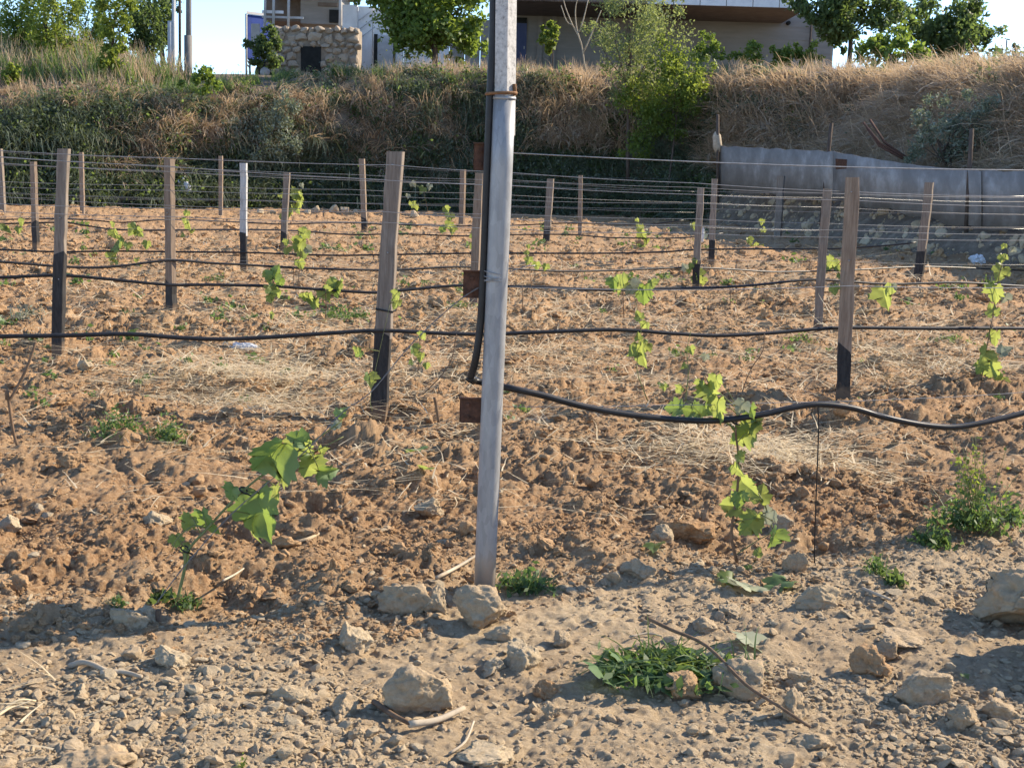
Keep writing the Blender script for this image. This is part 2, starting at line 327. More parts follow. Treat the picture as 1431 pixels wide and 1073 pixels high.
# ---------------------------------------------------------------- scatter for stuff nobody could count
def scatter(name, pts, rot, scale, idx, protos, label, cat, flat=False):
    if flat:
        for pm in protos: pm.polygons.foreach_set('use_smooth', [False]*len(pm.polygons))
    me = bpy.data.meshes.new(name); n = len(pts); me.vertices.add(n); me.vertices.foreach_set('co', np.asarray(pts, np.float32).ravel())
    for nm, typ, arr in (('rot', 'FLOAT_VECTOR', rot), ('scl', 'FLOAT_VECTOR', scale)):
        at_ = me.attributes.new(nm, typ, 'POINT'); at_.data.foreach_set('vector', np.asarray(arr, np.float32).ravel())
    ai = me.attributes.new('idx', 'INT', 'POINT'); ai.data.foreach_set('value', np.asarray(idx, np.int32))
    me.update(); o = bpy.data.objects.new(name, me); link(o); tag(o, label, cat, kind='stuff')
    pc = bpy.data.collections.new(name+'_shapes')
    for i, pm in enumerate(protos): pc.objects.link(bpy.data.objects.new('%s_shape_%02d' % (name, i), pm))
    t = bpy.data.node_groups.new(name, 'GeometryNodeTree')
    t.interface.new_socket('Geometry', in_out='INPUT', socket_type='NodeSocketGeometry'); t.interface.new_socket('Geometry', in_out='OUTPUT', socket_type='NodeSocketGeometry')
    A = t.nodes.new; gi, go = A('NodeGroupInput'), A('NodeGroupOutput'); ip = A('GeometryNodeInstanceOnPoints'); ci = A('GeometryNodeCollectionInfo')
    ci.inputs['Collection'].default_value = pc; ci.inputs['Separate Children'].default_value = True; ci.inputs['Reset Children'].default_value = True
    def attr(nm, typ):
        q = A('GeometryNodeInputNamedAttribute'); q.data_type = typ; q.inputs['Name'].default_value = nm; return q.outputs[0]
    er = A('FunctionNodeEulerToRotation'); L = t.links.new
    L(attr('rot', 'FLOAT_VECTOR'), er.inputs[0]); L(er.outputs[0], ip.inputs['Rotation']); L(attr('scl', 'FLOAT_VECTOR'), ip.inputs['Scale'])
    ip.inputs['Pick Instance'].default_value = True; L(attr('idx', 'INT'), ip.inputs['Instance Index'])
    L(gi.outputs[0], ip.inputs['Points']); L(ci.outputs[0], ip.inputs['Instance']); L(ip.outputs[0], go.inputs[0])
    md = o.modifiers.new('scatter', 'NODES'); md.node_group = t; return o
def sc3(s, g, j=0.25, z=1.0): return np.stack([s*g.uniform(1-j, 1+j, len(s)) for _ in range(2)]+[s*z*g.uniform(1-j, 1+j, len(s))], 1)
def yaw(g, n, tilt=0.15): return np.stack([g.normal(0, tilt, n), g.normal(0, tilt, n), g.uniform(0, 6.283, n)], 1)
# ================================================================ GROUND: one sheet to the horizon
def ground():
    s_in = np.linspace(-0.56, 0.56, 900); s_out = np.array([0.65, 0.75, 0.95, 1.4, 2.4, 5, 12, 40])
    s = np.concatenate([-s_out[::-1], s_in, s_out])
    inv = np.linspace(1/2.55, 1/48.0, 820); y_in = 1/inv
    y = np.concatenate([[-60, -25, -10, -4, -1, 0.6, 1.6, 2.2], y_in, [60, 100, 200, 400]])
    Y, S = np.meshgrid(y, s, indexing='ij'); X = S*(np.maximum(Y, 2.5)+0.6)
    Z = H(X, Y); V = np.stack([X, Y, Z], -1).reshape(-1, 3); ny, nx = Y.shape
    i = np.arange(ny-1)[:, None]*nx+np.arange(nx-1)[None]; i = i.ravel()
    me = mesh_np('ground', V, np.stack([i, i+1, i+nx+1, i+nx], 1), EARTH)
    at_ = me.attributes.new('soil', 'FLOAT', 'POINT'); at_.data.foreach_set('value', soil_mask(X, Y).astype(np.float32).ravel())
    o = link(bpy.data.objects.new('ground', me)); tag(o, 'reddish ploughed vineyard soil with greyer stony verge in front', kind='structure')
ground()
# ================================================================ BANK: terrace edge behind the field
TOE = [(-75, 24), (-45, 31), (-28, 34.5), (-14, 37.5), (-6, 42), (1, 43.5), (4.2, 43), (5.9, 39.5), (7.0, 34), (7.7, 28), (8.9, 22), (11, 15), (14, 6), (19, -12)]
tp = np.array([[p.x, p.y] for p in spline([(a, b, 0) for a, b in TOE], 12)])
seg = np.concatenate([[0], np.cumsum(np.linalg.norm(np.diff(tp, axis=0), axis=1))]); TLEN = seg[-1]
def toe(t):
    x = np.interp(t, seg, tp[:, 0]); y = np.interp(t, seg, tp[:, 1]); e = 1.0
    dx = np.interp(np.minimum(t+e, TLEN), seg, tp[:, 0])-np.interp(np.maximum(t-e, 0), seg, tp[:, 0]); dy = np.interp(np.minimum(t+e, TLEN), seg, tp[:, 1])-np.interp(np.maximum(t-e, 0), seg, tp[:, 1])
    l = np.hypot(dx, dy); return x, y, -dy/l, dx/l          # normal points away from the field
T_OF_X = lambda x: np.interp(x, tp[:, 0], seg)
def prof(t):                             # (offset, height) pairs of the slope at t
    x = np.interp(t, seg, tp[:, 0]); r = np.clip((x-5.2)/1.2, 0, 1)      # r: the stony step under the sheet fence
    top = np.interp(x, [-40, -14, -9, -6, 0, 4, 6, 7.5, 9, 14], [3.3, 3.35, 3.6, 4.4, 4.75, 4.85, 4.7, 4.35, 3.55, 3.2])
    lip = np.interp(x, [5.9, 7, 8.9, 12], [1.15, 1.0, 0.72, 0.6])
    return top, lip, r
def bank_point(t, u):                    # u 0..1 up the slope
    t = np.asarray(t, float); u = np.asarray(u, float); x, y, nx, ny = toe(t); top, lip, r = prof(t)
    oA = np.interp(u, [0, .1, .5, .8, .93, 1], [-.15, .15, .9, 1.35, 1.75, 2.5]); hA = np.interp(u, [0, .1, .5, .8, .93, 1], [-.1, .35, 2.1, 3.75, 4.6, 5])/5*1.0
    oB = np.interp(u, [0, .2, .3, .65, .9, 1], [-.2, 1.0, 1.9, 3.3, 4.5, 5.6]); hB = np.interp(u, [0, .2, .3, .65, .9, 1], [-.1, 1, 1.05, 2.6, 4.0, 4.4])
    zB = np.where(hB <= 1, hB*lip, lip+(hB-1)/3.4*(top-lip)); o = oA*(1-r)+oB*r; z = hA*top*(1-r)+zB*r
    bul = 0.8*fbm(t*0.35, u*3, 3, 81)+0.22*fbm(t*1.1, u*6, 3, 85); k_ = np.clip(u*4, 0, 1)
    return np.stack([x+nx*(o+bul*k_), y+ny*(o+bul*k_), z+0.25*k_*fbm(t*0.5, u*2, 3, 88)], -1)
def bank():
    t = np.linspace(0, TLEN, 420); u = np.linspace(0, 1, 26); T, Uu = np.meshgrid(t, u, indexing='ij')
    V = bank_point(T, Uu); x, y, nx, ny = toe(t); top, lip, r = prof(t); ext = []
    for o_, dz in ((4, .2), (9, .5), (20, .7), (60, .2), (300, -1)):
        b = 2.5*(1-r)+5.6*r
        lf = np.interp(x, [-11, -6], [1, 0])*np.interp(o_, [0, 4, 9, 20, 60, 300], [0, .75, 1.25, 1.25, 1, 0])
        ext.append(np.stack([x+nx*(b+o_), y+ny*(b+o_), top+dz+lf+0.12*fbm(x*0.7, y*0.7+o_, 3, 90)], -1))
    V = np.concatenate([V, np.stack(ext, 1)], 1); a, b = V.shape[:2]
    i = (np.arange(a-1)[:, None]*b+np.arange(b-1)[None]).ravel()
    k = N('bank_earth'); v = k.coord(); f = k.noise(v, 3, 6, 0.7)
    k.col(k.ramp(f, [(0.3, (0.10, 0.075, 0.05)), (0.55, (0.20, 0.155, 0.11)), (0.75, (0.33, 0.265, 0.19))])); k.bump(k.noise(v, 12, 6), 0.8, 0.08); mt = k.rough(0.95)
    me = mesh_np('terrace_bank', V.reshape(-1, 3), np.stack([i, i+b, i+b+1, i+1], 1), mt)
    tag(link(bpy.data.objects.new('terrace_bank', me)), 'steep earth bank of the terrace behind the vineyard', kind='structure')
bank()
def bank_px(px, py):                     # (t,u) of the bank point seen at a pixel
    best = None; T = np.linspace(0, TLEN, 900); Uu = np.linspace(0.02, 1, 60); G = bank_px.g
    if G is None:
        A, B = np.meshgrid(T, Uu, indexing='ij'); G = (A, B, bank_point(A, B)); bank_px.g = G
        q = G[2]-np.array(EYE); d = q @ np.array(FWD); bank_px.px = 715.5+F_PX*(q @ np.array(RI))/np.maximum(d, 1); bank_px.py = 536.5-F_PX*(q @ np.array(UI))/np.maximum(d, 1); bank_px.ok = d > 5
    e = (bank_px.px-px)**2+(bank_px.py-py)**2+(~bank_px.ok)*1e9; i = np.argmin(e); return G[0].flat[i], G[1].flat[i], Vector(G[2].reshape(-1, 3)[i])
bank_px.g = None; bank_px(700, 200)
# bank cover: what grows where, read off as bands along the slope
def cover():
    g = np.random.default_rng(3); n = 26000; t = g.uniform(0, TLEN, n); u = g.uniform(0.03, 1.0, n); Pp = bank_point(t, u)
    q = Pp-np.array(EYE); d = q @ np.array(FWD); px = 715.5+F_PX*(q @ np.array(RI))/np.maximum(d, 1); py = 536.5-F_PX*(q @ np.array(UI))/np.maximum(d, 1)
    _, _, nx, ny = toe(t); face = np.arctan2(-ny, -nx)          # the way the slope falls
    keep = (d > 6) & (px > -260) & (px < 1700); top, lip, r = prof(t)
    nz = fbm(px/70, py/50, 3, 101); hgt = u
    # share of dry grass: top lip everywhere, tongues hanging down, nearly all of the right-hand slope
    dry = np.clip((hgt-0.83)/0.1, 0, 1)*0.9
    for cx, wd, lo in ((215, 55, 0.25), (540, 75, 0.3), (300, 60, 0.62), (430, 60, 0.6), (640, 50, 0.45), (800, 85, 0.5), (620, 40, .55), (160, 30, 0.35)):
        dry = np.maximum(dry, np.clip(1.25-np.abs(px-cx)/wd, 0, 1)*np.clip((hgt-lo)/0.12+0.5, 0, 1)*0.85)
    dry = np.maximum(dry, np.clip((px-960)/60, 0, 1)*np.clip((hgt-0.3)/0.1, 0, 1))
    dry = np.where((px < 180) & (hgt < 0.93), dry*0.3, dry); dry = np.where(px < 690, dry*0.72, dry)
    isdry = g.uniform(0, 1, n) < np.clip(dry+0.75*nz*(dry > 0.03), 0, 0.97); low = (r > 0.5) & (u < 0.33)
    thin = np.where(px > 700, 0.95, 0.62)
    a = keep & isdry & ~low & (g.uniform(0, 1, n) < thin)
    T1 = [blade_tuft('dry_tuft', 30, 0.85, DRY, 0.6, 1.7, 0.017, 5, (0.75, 0), 0.12, s_) for s_ in range(4)]
    n1 = a.sum(); rot = np.stack([g.normal(0, .15, n1), g.normal(0, .15, n1), face[a]+g.normal(0, .7, n1)], 1)
    s1 = g.uniform(0.55, 1.25, n1)*np.where(u[a] > .9, 0.62, 1)*np.where(px[a] > 720, 1.25, 1)
    scatter('dry_grass', Pp[a], rot, sc3(s1, g), g.integers(0, 4, n1), T1, 'dry straw coloured grass hanging over the bank', 'grass')
    b = keep & ~isdry & ~low & (g.uniform(0, 1, n) < 0.62)
    T2 = [leaf_clump('creeper_clump', 130, 0.42, 0.10, CREEP, 0.9, 20+s_, 1.7+.4*s_) for s_ in range(4)]+[leaf_clump('creeper_clump', 130, 0.40, 0.09, LEAF_DARK, 1.0, 30+s_) for s_ in range(2)]
    T2 += [blade_tuft('green_blades', 36, 0.7, CREEP, 0.7, 1.5, 0.017, 4, (0.6, 0), 0.15, 40+s_) for s_ in range(2)]+[blade_tuft('hanging_strands', 30, 1.15, CREEP, 0.4, 2.4, 0.011, 6, (1.1, 0), 0.2, 46+s_) for s_ in range(3)]
    n2 = b.sum(); ii = g.choice(11, n2, p=[.13, .13, .13, .13, .13, .13, .05, .05, .04, .04, .04]); rot = np.stack([g.normal(0, .2, n2), g.normal(0, .2, n2)+0.8*(ii < 6), face[b]+g.normal(0, .4, n2)], 1)
    scatter('creeper', Pp[b], rot, sc3(g.uniform(0.6, 1.3, n2), g), ii, T2, 'dark green creeper and weeds covering the shaded bank', 'undergrowth')
    c = keep & low & (g.uniform(0, 1, n) < 0.8); n3 = c.sum()
    T3 = [rock_mesh('rubble_stone', ROCK if s_ % 2 else PALE, 300+s_, 2, (1, .9, .75)) for s_ in range(6)]
    s3 = 0.03+0.15*g.uniform(0, 1, n3)**4
    scatter('rubble', Pp[c], g.uniform(0, 6.28, (n3, 3)), sc3(s3, g), g.integers(0, 6, n3), T3, 'grey rubble slope below the metal sheet fence', 'rubble', True)
    # green grass fringe on the lip
    m_ = 2600; tt = g.uniform(0, TLEN, m_); uu = g.uniform(0.93, 1, m_); Q = bank_point(tt, uu)
    _, _, nx, ny = toe(tt); back = g.uniform(0, 3.0, m_)**1; Q[:, 0] += nx*back; Q[:, 1] += ny*back; Q[:, 2] = np.maximum(Q[:, 2], prof(tt)[0]-0.05)
    T4 = [blade_tuft('fringe_tuft', 34, 0.45, WEED, 0.4, 0.7, 0.014, 3, (0, 0), 0.12, 60+s_) for s_ in range(3)]+[blade_tuft('fringe_straw', 28, 0.6, DRY, 0.45, 0.9, 0.012, 4, (0, 0), 0.12, 70+s_) for s_ in range(3)]
    gx = fbm(tt*0.4, tt*0, 2, 111); ii = np.where(gx+g.normal(0, .2, m_) > 0.05, g.integers(0, 3, m_), 3+g.integers(0, 3, m_))
    n5 = 1500; tt = g.uniform(T_OF_X(-24), T_OF_X(-8.5), n5); bk = g.uniform(1, 15, n5); x5, y5, nx, ny = toe(tt); tp5 = prof(tt)[0]
    lf = np.interp(x5, [-11, -6], [1, 0])*np.interp(bk, [0, 4, 9, 20], [0, .75, 1.25, 1.25]); Q5 = np.stack([x5+nx*(2.5+bk), y5+ny*(2.5+bk), tp5+lf+np.interp(bk, [0, 4, 9, 20], [0, .2, .5, .7])-.05], 1)
    Q = np.concatenate([Q, Q5]); ii = np.concatenate([ii, g.integers(0, 6, n5)]); m_ = len(Q)
    scatter('fringe_grass', Q, yaw(g, m_), sc3(g.uniform(.6, 1.2, m_)*np.where(np.arange(m_) > m_-n5, 1.7, 1), g), ii, T4, 'green and yellow grass along the terrace edge', 'grass')
cover()
# ================================================================ SOIL LITTER
def litter():
    g = np.random.default_rng(9)
    C = [rock_mesh('clod_lump', CLOD, 100+i, 3, (1, .85+.1*(i % 3), .72), 8, 0.42) for i in range(7)]
    S_ = [rock_mesh('gravel_piece', ROCK if i % 2 else PALE, 130+i, 2, (1, .8, .6), 9, 0.12) for i in range(7)]
    def field(n, y0, y1, p=2.0):
        uu = g.uniform(0, 1, n); y = 1/(1/y0+(1/y1-1/y0)*uu**(1/p)) if p else y0+(y1-y0)*uu
        x = g.uniform(-0.5, 0.5, n)*(y+0.5); return x, y
    x, y = field(170000, 2.6, 26, 1.0); m_ = soil_mask(x, y); k_ = (m_ > 0.15) & (g.uniform(0, 1, len(x)) < np.clip(0.55+1.1*fbm(x*1.7, y*1.7, 3, 120), 0.12, 1)); x, y = x[k_], y[k_]
    y2 = g.uniform(9, 41, 60000); y2 = y2[g.uniform(0, 1, len(y2)) < np.clip(16/y2, .3, 1)]; x2 = g.uniform(-.5, .5, len(y2))*(y2+.5); x = np.concatenate([x, x2]); y = np.concatenate([y, y2])
    s = 0.003+0.0044*g.exponential(1, len(x))*np.where(g.uniform(0, 1, len(x)) < .06, 2.6, 1); s = np.minimum(s, 0.055)*np.clip(y/6, 0.8, 2.6); z = H(x, y)
    scatter('soil_clods', np.stack([x, y, z+s*0.1], 1), yaw(g, len(x), .35), sc3(s, g, .4, .8), g.integers(0, 7, len(x)), C, 'loose reddish clods all over the ploughed soil', 'soil', True)
    x, y = field(150000, 2.55, 7.5, 1.0); m_ = soil_mask(x, y); k_ = (g.uniform(0, 1, len(x)) > m_*0.9) & (g.uniform(0, 1, len(x)) < np.clip(0.55+1.5*fbm(x*1.6, y*1.6, 4, 125), 0.1, 1)); x, y = x[k_], y[k_]
    s = np.minimum(0.0025+0.0036*g.exponential(1, len(x))*np.where(g.uniform(0, 1, len(x)) < .1, 1.9, 1), 0.03); z = H(x, y)
    scatter('gravel', np.stack([x, y, z+s*0.08], 1), yaw(g, len(x), .3), sc3(s, g, .45, .8), g.integers(0, 7, len(x)), S_, 'pale gravel strewn over the dusty verge', 'gravel', True)
    # straw: long flat stalks, thick in some patches
    T = [blade_tuft('straw_wisp', 9, 0.34, STRAW, 4.0, 0.25, 0.0048, 4, (0, 0), 0.2, 80+i) for i in range(5)]
    px, py = [], []
    for cx, cy, wx, wy, n in ((1090, 640, 130, 26, 170), (340, 540, 180, 36, 170), (420, 520, 140, 24, 70), (1290, 515, 150, 30, 160), (760, 510, 150, 30, 70), (1080, 395, 90, 14, 60), (620, 540, 110, 40, 60), (1000, 640, 80, 20, 60), (240, 400, 250, 40, 60), (700, 420, 700, 120, 1300), (700, 570, 740, 130, 380), (700, 360, 760, 50, 420), (300, 545, 200, 40, 120), (300, 470, 300, 60, 120), (1230, 460, 180, 60, 120), (30, 990, 40, 12, 2), (720, 330, 760, 25, 350)):
        px += list(cx+wx*np.clip(g.normal(0, .5, n), -1.3, 1.3)); py += list(cy+wy*np.clip(g.normal(0, .5, n), -1.3, 1.3))
    pts = np.array([at(a, b) for a, b in zip(px, py) if b > 312]); pts = pts[pts[:, 1] < 36]; pts[:, 2] = H(pts[:, 0], pts[:, 1])+0.018; n = len(pts)
    rot = np.stack([g.normal(0, .09, n), g.normal(0, .09, n), g.uniform(0, 6.28, n)], 1)
    s = g.uniform(.6, 1.2, n)*np.clip(pts[:, 1]/9, 0.85, 1.5)
    scatter('straw', pts, rot, np.stack([s, s, s*0.16], 1), g.integers(0, 5, n), T, 'dry straw lying in patches on the soil', 'straw')
    # sparse small green seedlings between the rows
    T = [leaf_clump('seedling', 26, 0.06, 0.035, WEED, 0.8, 90+i) for i in range(4)]
    pts = np.array([at(a, b) for a, b in zip(g.uniform(-30, 1460, 420), 320+260*g.uniform(0, 1, 420)**1.6)]); pts = pts[(pts[:, 1] < 34)]
    pts = pts[fbm(pts[:, 0]*.8, pts[:, 1]*.8, 2, 133) > 0.02]; pts[:, 2] = H(pts[:, 0], pts[:, 1])+.01; n = len(pts)
    scatter('seedlings', pts, yaw(g, n), sc3(g.uniform(.5, 1.4, n)*np.clip(pts[:, 1]/10, .8, 2), g), g.integers(0, 4, n), T, 'tiny green seedlings sprouting between the rows', 'weeds')
litter()
# ================================================================ FAR THINGS: houses, wall, lorry, poles, trees on the terrace
def frame_at(px, py, d, yaw_=0.0): p = P(px, py, d); return p
def pxw(n, d): return n*d/F_PX
# colour materials for the far things
CONC = simple('grey_concrete', (0.215, 0.195, 0.175), (0.30, 0.275, 0.25), 1.2, 0.9, 0, (0.4, 0.4, 2.5), 0.3, 0.02)
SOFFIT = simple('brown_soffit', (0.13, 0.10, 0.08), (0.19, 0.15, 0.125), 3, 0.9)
WHITE = simple('white_sheet', (0.55, 0.56, 0.57), (0.70, 0.70, 0.70), 3, 0.6)
DOORB = simple('blue_grey_door', (0.06, 0.075, 0.16), (0.09, 0.11, 0.21), 3, 0.6)
DARK = simple('dark_opening', (0.012, 0.013, 0.012), (0.03, 0.03, 0.028), 4, 0.9)
TARP = simple('blue_tarpaulin', (0.02, 0.05, 0.24), (0.035, 0.075, 0.33), 2, 0.5)
GREYM = simple('grey_painted_metal', (0.30, 0.32, 0.33), (0.42, 0.43, 0.44), 5, 0.6)
POLEW = simple('old_pole_timber', (0.16, 0.15, 0.145), (0.25, 0.235, 0.22), 5, 0.9, 0, (4, 4, 0.4))
BLOCK = simple('wall_mortar', (0.22, 0.18, 0.14), (0.31, 0.26, 0.2), 5, 0.95)
def bxp(mb, x0, y0, x1, y1, d, dep, mi=0, z_add=0):   # upright box filling the pixel rectangle at distance d
    a = P(x0, y1, d); b = P(x1, y1, d); c = P(x1, y0, d); e = P(x0, y0, d); s = Vector((0, dep, 0))
    zb = (a.z+b.z)/2; zt = (c.z+e.z)/2
    mb.box(a.x, b.x, d, d+dep, zb, zt, mi)
# --- big concrete house
def house():
    d = 58; h = thing('concrete_house', 'long grey concrete house with a pale overhanging balcony above the bank', 'house', P(940, 110, d))
    x0, x1 = P(705, 90, d).x, P(1163, 90, d).x; zg, zt = 3.5, P(940, 14, d).z
    mb = MB(); mb.box(x0, x1, d, d+9, zg, zt); mb.build('wall', CONC, h, False)
    # boards of the shuttering show as courses: thin fillets standing proud
    n = 9
    for i in range(1, n):
        z = zg+(zt-zg)*i/n; mb = MB(); mb.box(x0, x1, d-0.02, d-0.002, z-0.012, z+0.012); mb.build('course_line', CONC, h, False)
    for pxa, pxb in ((751, 758), (771, 777)):
        a, b = P(pxa, 50, d).x, P(pxb, 50, d).x; mb = MB(); mb.box(a, b, d-0.10, d-0.022, zg, zt); mb.build('pillar', CONC, h, False)
    a, b = P(716, 50, d).x, P(736, 50, d).x; z0, z1, z2 = P(726, 82, d).z, P(726, 33, d).z, P(726, 25, d).z
    mb = MB(); mb.box(a, b, d-0.06, d-0.003, z0-1, z1); dr = mb.build('door', DOORB, h, False)
    mb = MB(); mb.box(b-0.12, b-0.07, d-0.10, d-0.062, z0+0.4, z0+0.52); mb.build('handle', GREYM, dr, False)
    mb = MB(); mb.box(a, b, d-0.05, d-0.003, z1, z2); mb.build('lintel', DARK, h, False)
    # slab: front edge 2.2 m nearer than the wall
    e = d-5.0; sx0, sx1 = P(690, 8, e).x, P(1128, 8, e).x; zs = P(960, 8, e).z
    mb = MB(); mb.box(sx0, sx1, e, d+9, zs, zs+0.3); mb.build('balcony_slab', SOFFIT, h, False)
    i = 0; w_ = 1.05; x = P(905, 0, e).x
    while x < sx1:
        mb = MB(); mb.box(x, min(x+w_-0.03, sx1), e-0.04, e+0.12, zs+0.02, zs+1.1); mb.build('parapet_panel', WHITE, h, False, 0); x += w_
    mb = MB(); mb.box(sx0, P(903, 0, e).x, e-0.05, e-0.001, zs+0.03, zs+0.9); mb.build('fascia', SOFFIT, h, False)
    for pxx, pyy in ((1041, 27), (1101, 33)):
        p = P(pxx, pyy, d); MB().tube([p+Vector((0, -0.2, 0)), p+Vector((0, 0.02, 0))], 0.09, 10).build('drain_pipe', DARK, h)
    p = P(1134, 20, d); MB().tube([(p.x, d-0.12, zg), (p.x, d-0.12, zt)], 0.05, 8).build('downpipe', BARK, h)
house()
# --- unfinished house above the stone wall
def frame_house():
    d = 55; h = thing('unfinished_house', 'unfinished concrete house frame standing above the rough stone wall', 'house', P(450, 40, d))
    mb = MB(); bxp(mb, 420, -60, 476, 34, d+1, 3); mb.build('column', CONC, h, False)
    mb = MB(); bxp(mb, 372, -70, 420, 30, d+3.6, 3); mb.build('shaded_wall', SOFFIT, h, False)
    mb = MB(); bxp(mb, 360, -80, 486, -18, d-0.5, 4.5); mb.build('roof_slab', CONC, h, False)
    mb = MB(); bxp(mb, 444, 4, 472, 9, d+0.9, 0.08); mb.build('window_lintel', SOFFIT, h, False)
    mb = MB(); bxp(mb, 460, 14, 474, 32, d+0.9, 0.08); mb.build('window', DARK, h, False)
    for x, y0 in ((371, -40), (383, -40), (404, -40), (476, -40)):
        MB().tube([P(x-1, 42, d-0.6), P(x, y0, d-0.6)], 0.055, 8).build('scaffold_pipe', GREYM, h)
    mb = MB(); bxp(mb, 366, 15, 396, 19, d-0.5, 0.06); mb.build('rail', WHITE, h, False)
    mb = MB(); bxp(mb, 366, 23, 424, 26, d-0.45, 0.05); mb.build('rail', GREYM, h, False)
frame_house()
# --- rough stone wall
def stone_wall():
    d = 53; rr = random.Random(5); h = thing('stone_wall', 'rough fieldstone retaining wall with a square dark opening', 'stone wall', P(442, 92, d))
    a, b = P(384, 60, d).x, P(499, 60, d).x; zt = P(442, 36, d).z; zb = 3.9
    mb = MB(); mb.box(a+.05, b, d+0.14, d+1.6, zb, zt-.06); mb.build('mortar_core', BLOCK, h, False)
    o0, o1, oz0, oz1 = P(420, 70, d).x, P(448, 70, d).x, P(434, 90, d).z, P(434, 65, d).z
    mb = MB(); mb.box(o0, o1, d+0.09, d+0.15, oz0-.3, oz1); mb.build('opening', DARK, h, False)  # solid panel, its near-black colour stands for the shade inside the opening
    ms = [rock_mesh('stone', WALLSTONE, 500+i, 3, (1, .5, .85), 22, 0.06) for i in range(9)]
    z = zb+0.1; inv = h.matrix_basis.inverted()
    while z < zt-0.24:
        hh = rr.uniform(0.22, 0.40) if z < zt-0.6 else rr.uniform(0.18, 0.28); x = a-rr.uniform(0, .2)
        while x < b:
            ww = hh*rr.uniform(0.85, 1.75); cx, cz = x+ww/2, z+hh/2+rr.uniform(-.05, .05)
            if not (o0-ww*.3 < cx < o1+ww*.3 and cz < oz1+hh*.3) and cx < b+0.05:
                s = link(bpy.data.objects.new('stone', rr.choice(ms)), h)
                s.location = inv @ Vector((cx, d+0.12+rr.uniform(-.04, .05), cz)); s.scale = (ww*0.70, 0.42, hh*0.80); s.rotation_euler = (rr.uniform(-.1, .1), rr.choice((0, math.pi))+rr.uniform(-.18, .18), rr.choice((0, math.pi))+rr.uniform(-.15, .15))
            x += ww
        z += hh*0.92
stone_wall()
# --- white sheet shed
def shed():
    d = 56; h = thing('white_shed', 'white sheet metal shed with a grey door beside the stone wall', 'shed', P(535, 90, d))
    x0, x1 = P(478, 60, d).x, P(690, 60, d).x; zt = P(520, 8, d).z; x = x0; i = 0
    while x < x1:
        mb = MB(); mb.box(x, x+0.62, d+(0.0 if i % 2 else 0.03), d+0.3, 3.6, zt-0.05*i); mb.build('wall_sheet', WHITE if i < 7 else CONC, h, False); x += 0.65; i += 1
    mb = MB(); bxp(mb, 527, 50, 549, 100, d-0.08, 0.06); mb.build('door', GREYM, h, False)
    mb = MB(); bxp(mb, 522, 48, 527, 100, d-0.09, 0.08); mb.build('door_post', DARK, h, False)
    mb = MB(); bxp(mb, 549, 48, 552, 100, d-0.09, 0.08); mb.build('door_post', DARK, h, False)
    for i in range(3):                    # slanted stay rods
        MB().tube([P(500, 30+i*13, d-0.12), P(524, 12+i*13, d-0.12)], 0.02, 6).build('stay_rod', GREYM, h)
    MB().tube([P(500, 10, d-0.14), P(500, 100, d-0.14)], 0.03, 6).build('corner_pipe', GREYM, h)
shed()
# --- blue lorry
def lorry():
    d = 62; h = thing('covered_lorry', 'blue tarpaulin covered lorry with grey tail frame parked by the unfinished house', 'lorry', P(360, 90, d))
    x0, x1, x2 = P(336, 50, d).x, P(345, 50, d).x, P(425, 50, d).x; z0, z1 = P(350, 99, d).z, P(350, 20, d).z
    mb = MB(); mb.quadbox([(x1, d, z0+.5), (x2, d+2.5, z0+.5), (x2-.8, d+5, z0+.5), (x0, d+2.3, z0+.5), (x1, d, z1), (x2, d+2.5, z1), (x2-.8, d+5, z1), (x0, d+2.3, z1-.25)]); mb.build('cargo_cover', TARP, h, False, 0.06)
    for i in range(4):
        z = z0+0.3+i*0.2; MB().tube([(x0-.03, d+2.2, z), (x1-.03, d-.04, z)], 0.035, 6).build('tail_slat', GREYM, h)
    for xx, yy in ((x0-.02, d+2.2), (x1-.02, d-.05)): MB().tube([(xx, yy, z0-.6), (xx, yy, z1)], 0.05, 6).build('tail_post', GREYM, h)
    mb = MB(); mb.quadbox([(x1, d-.1, z1), (x2, d+2.4, z1), (x2, d+2.5, z1), (x1, d+.1, z1), (x1, d-.1, z1+.12), (x2, d+2.4, z1+.12), (x2, d+2.5, z1+.12), (x1, d+.1, z1+.12)]); mb.build('top_rail', WHITE, h, False)
    mb = MB(); mb.box(x1+.05, x2-.3, d+2.6, d+3.6, z0+.25, z0+.48); mb.build('chassis', DARK, h, False)
    for xx in (x1+.7, x2-.9):
        for yy in (d+0.9, d+3.2):
            wh = MB().tube([(xx, yy-.13, z0), (xx, yy+.13, z0)], 0.48, 20).build('wheel', DARK, h); MB().tube([(xx, yy-.15, z0), (xx, yy-.132, z0)], 0.24, 14).build('rim', GREYM, wh)
    mb = MB(); mb.box(x2-.2, x2+1.6, d+2.6, d+4.8, z0+.3, z0+2.2); mb.build('cab', GREYM, h, False, 0.1)
    mb = MB(); mb.box(P(352, 50, d-1).x, P(364, 50, d-1).x, d-1.2, d-1.1, P(352, 66, d-1).z, P(352, 34, d-1).z); mb.build('side_gate', GREYM, h, False)
lorry()
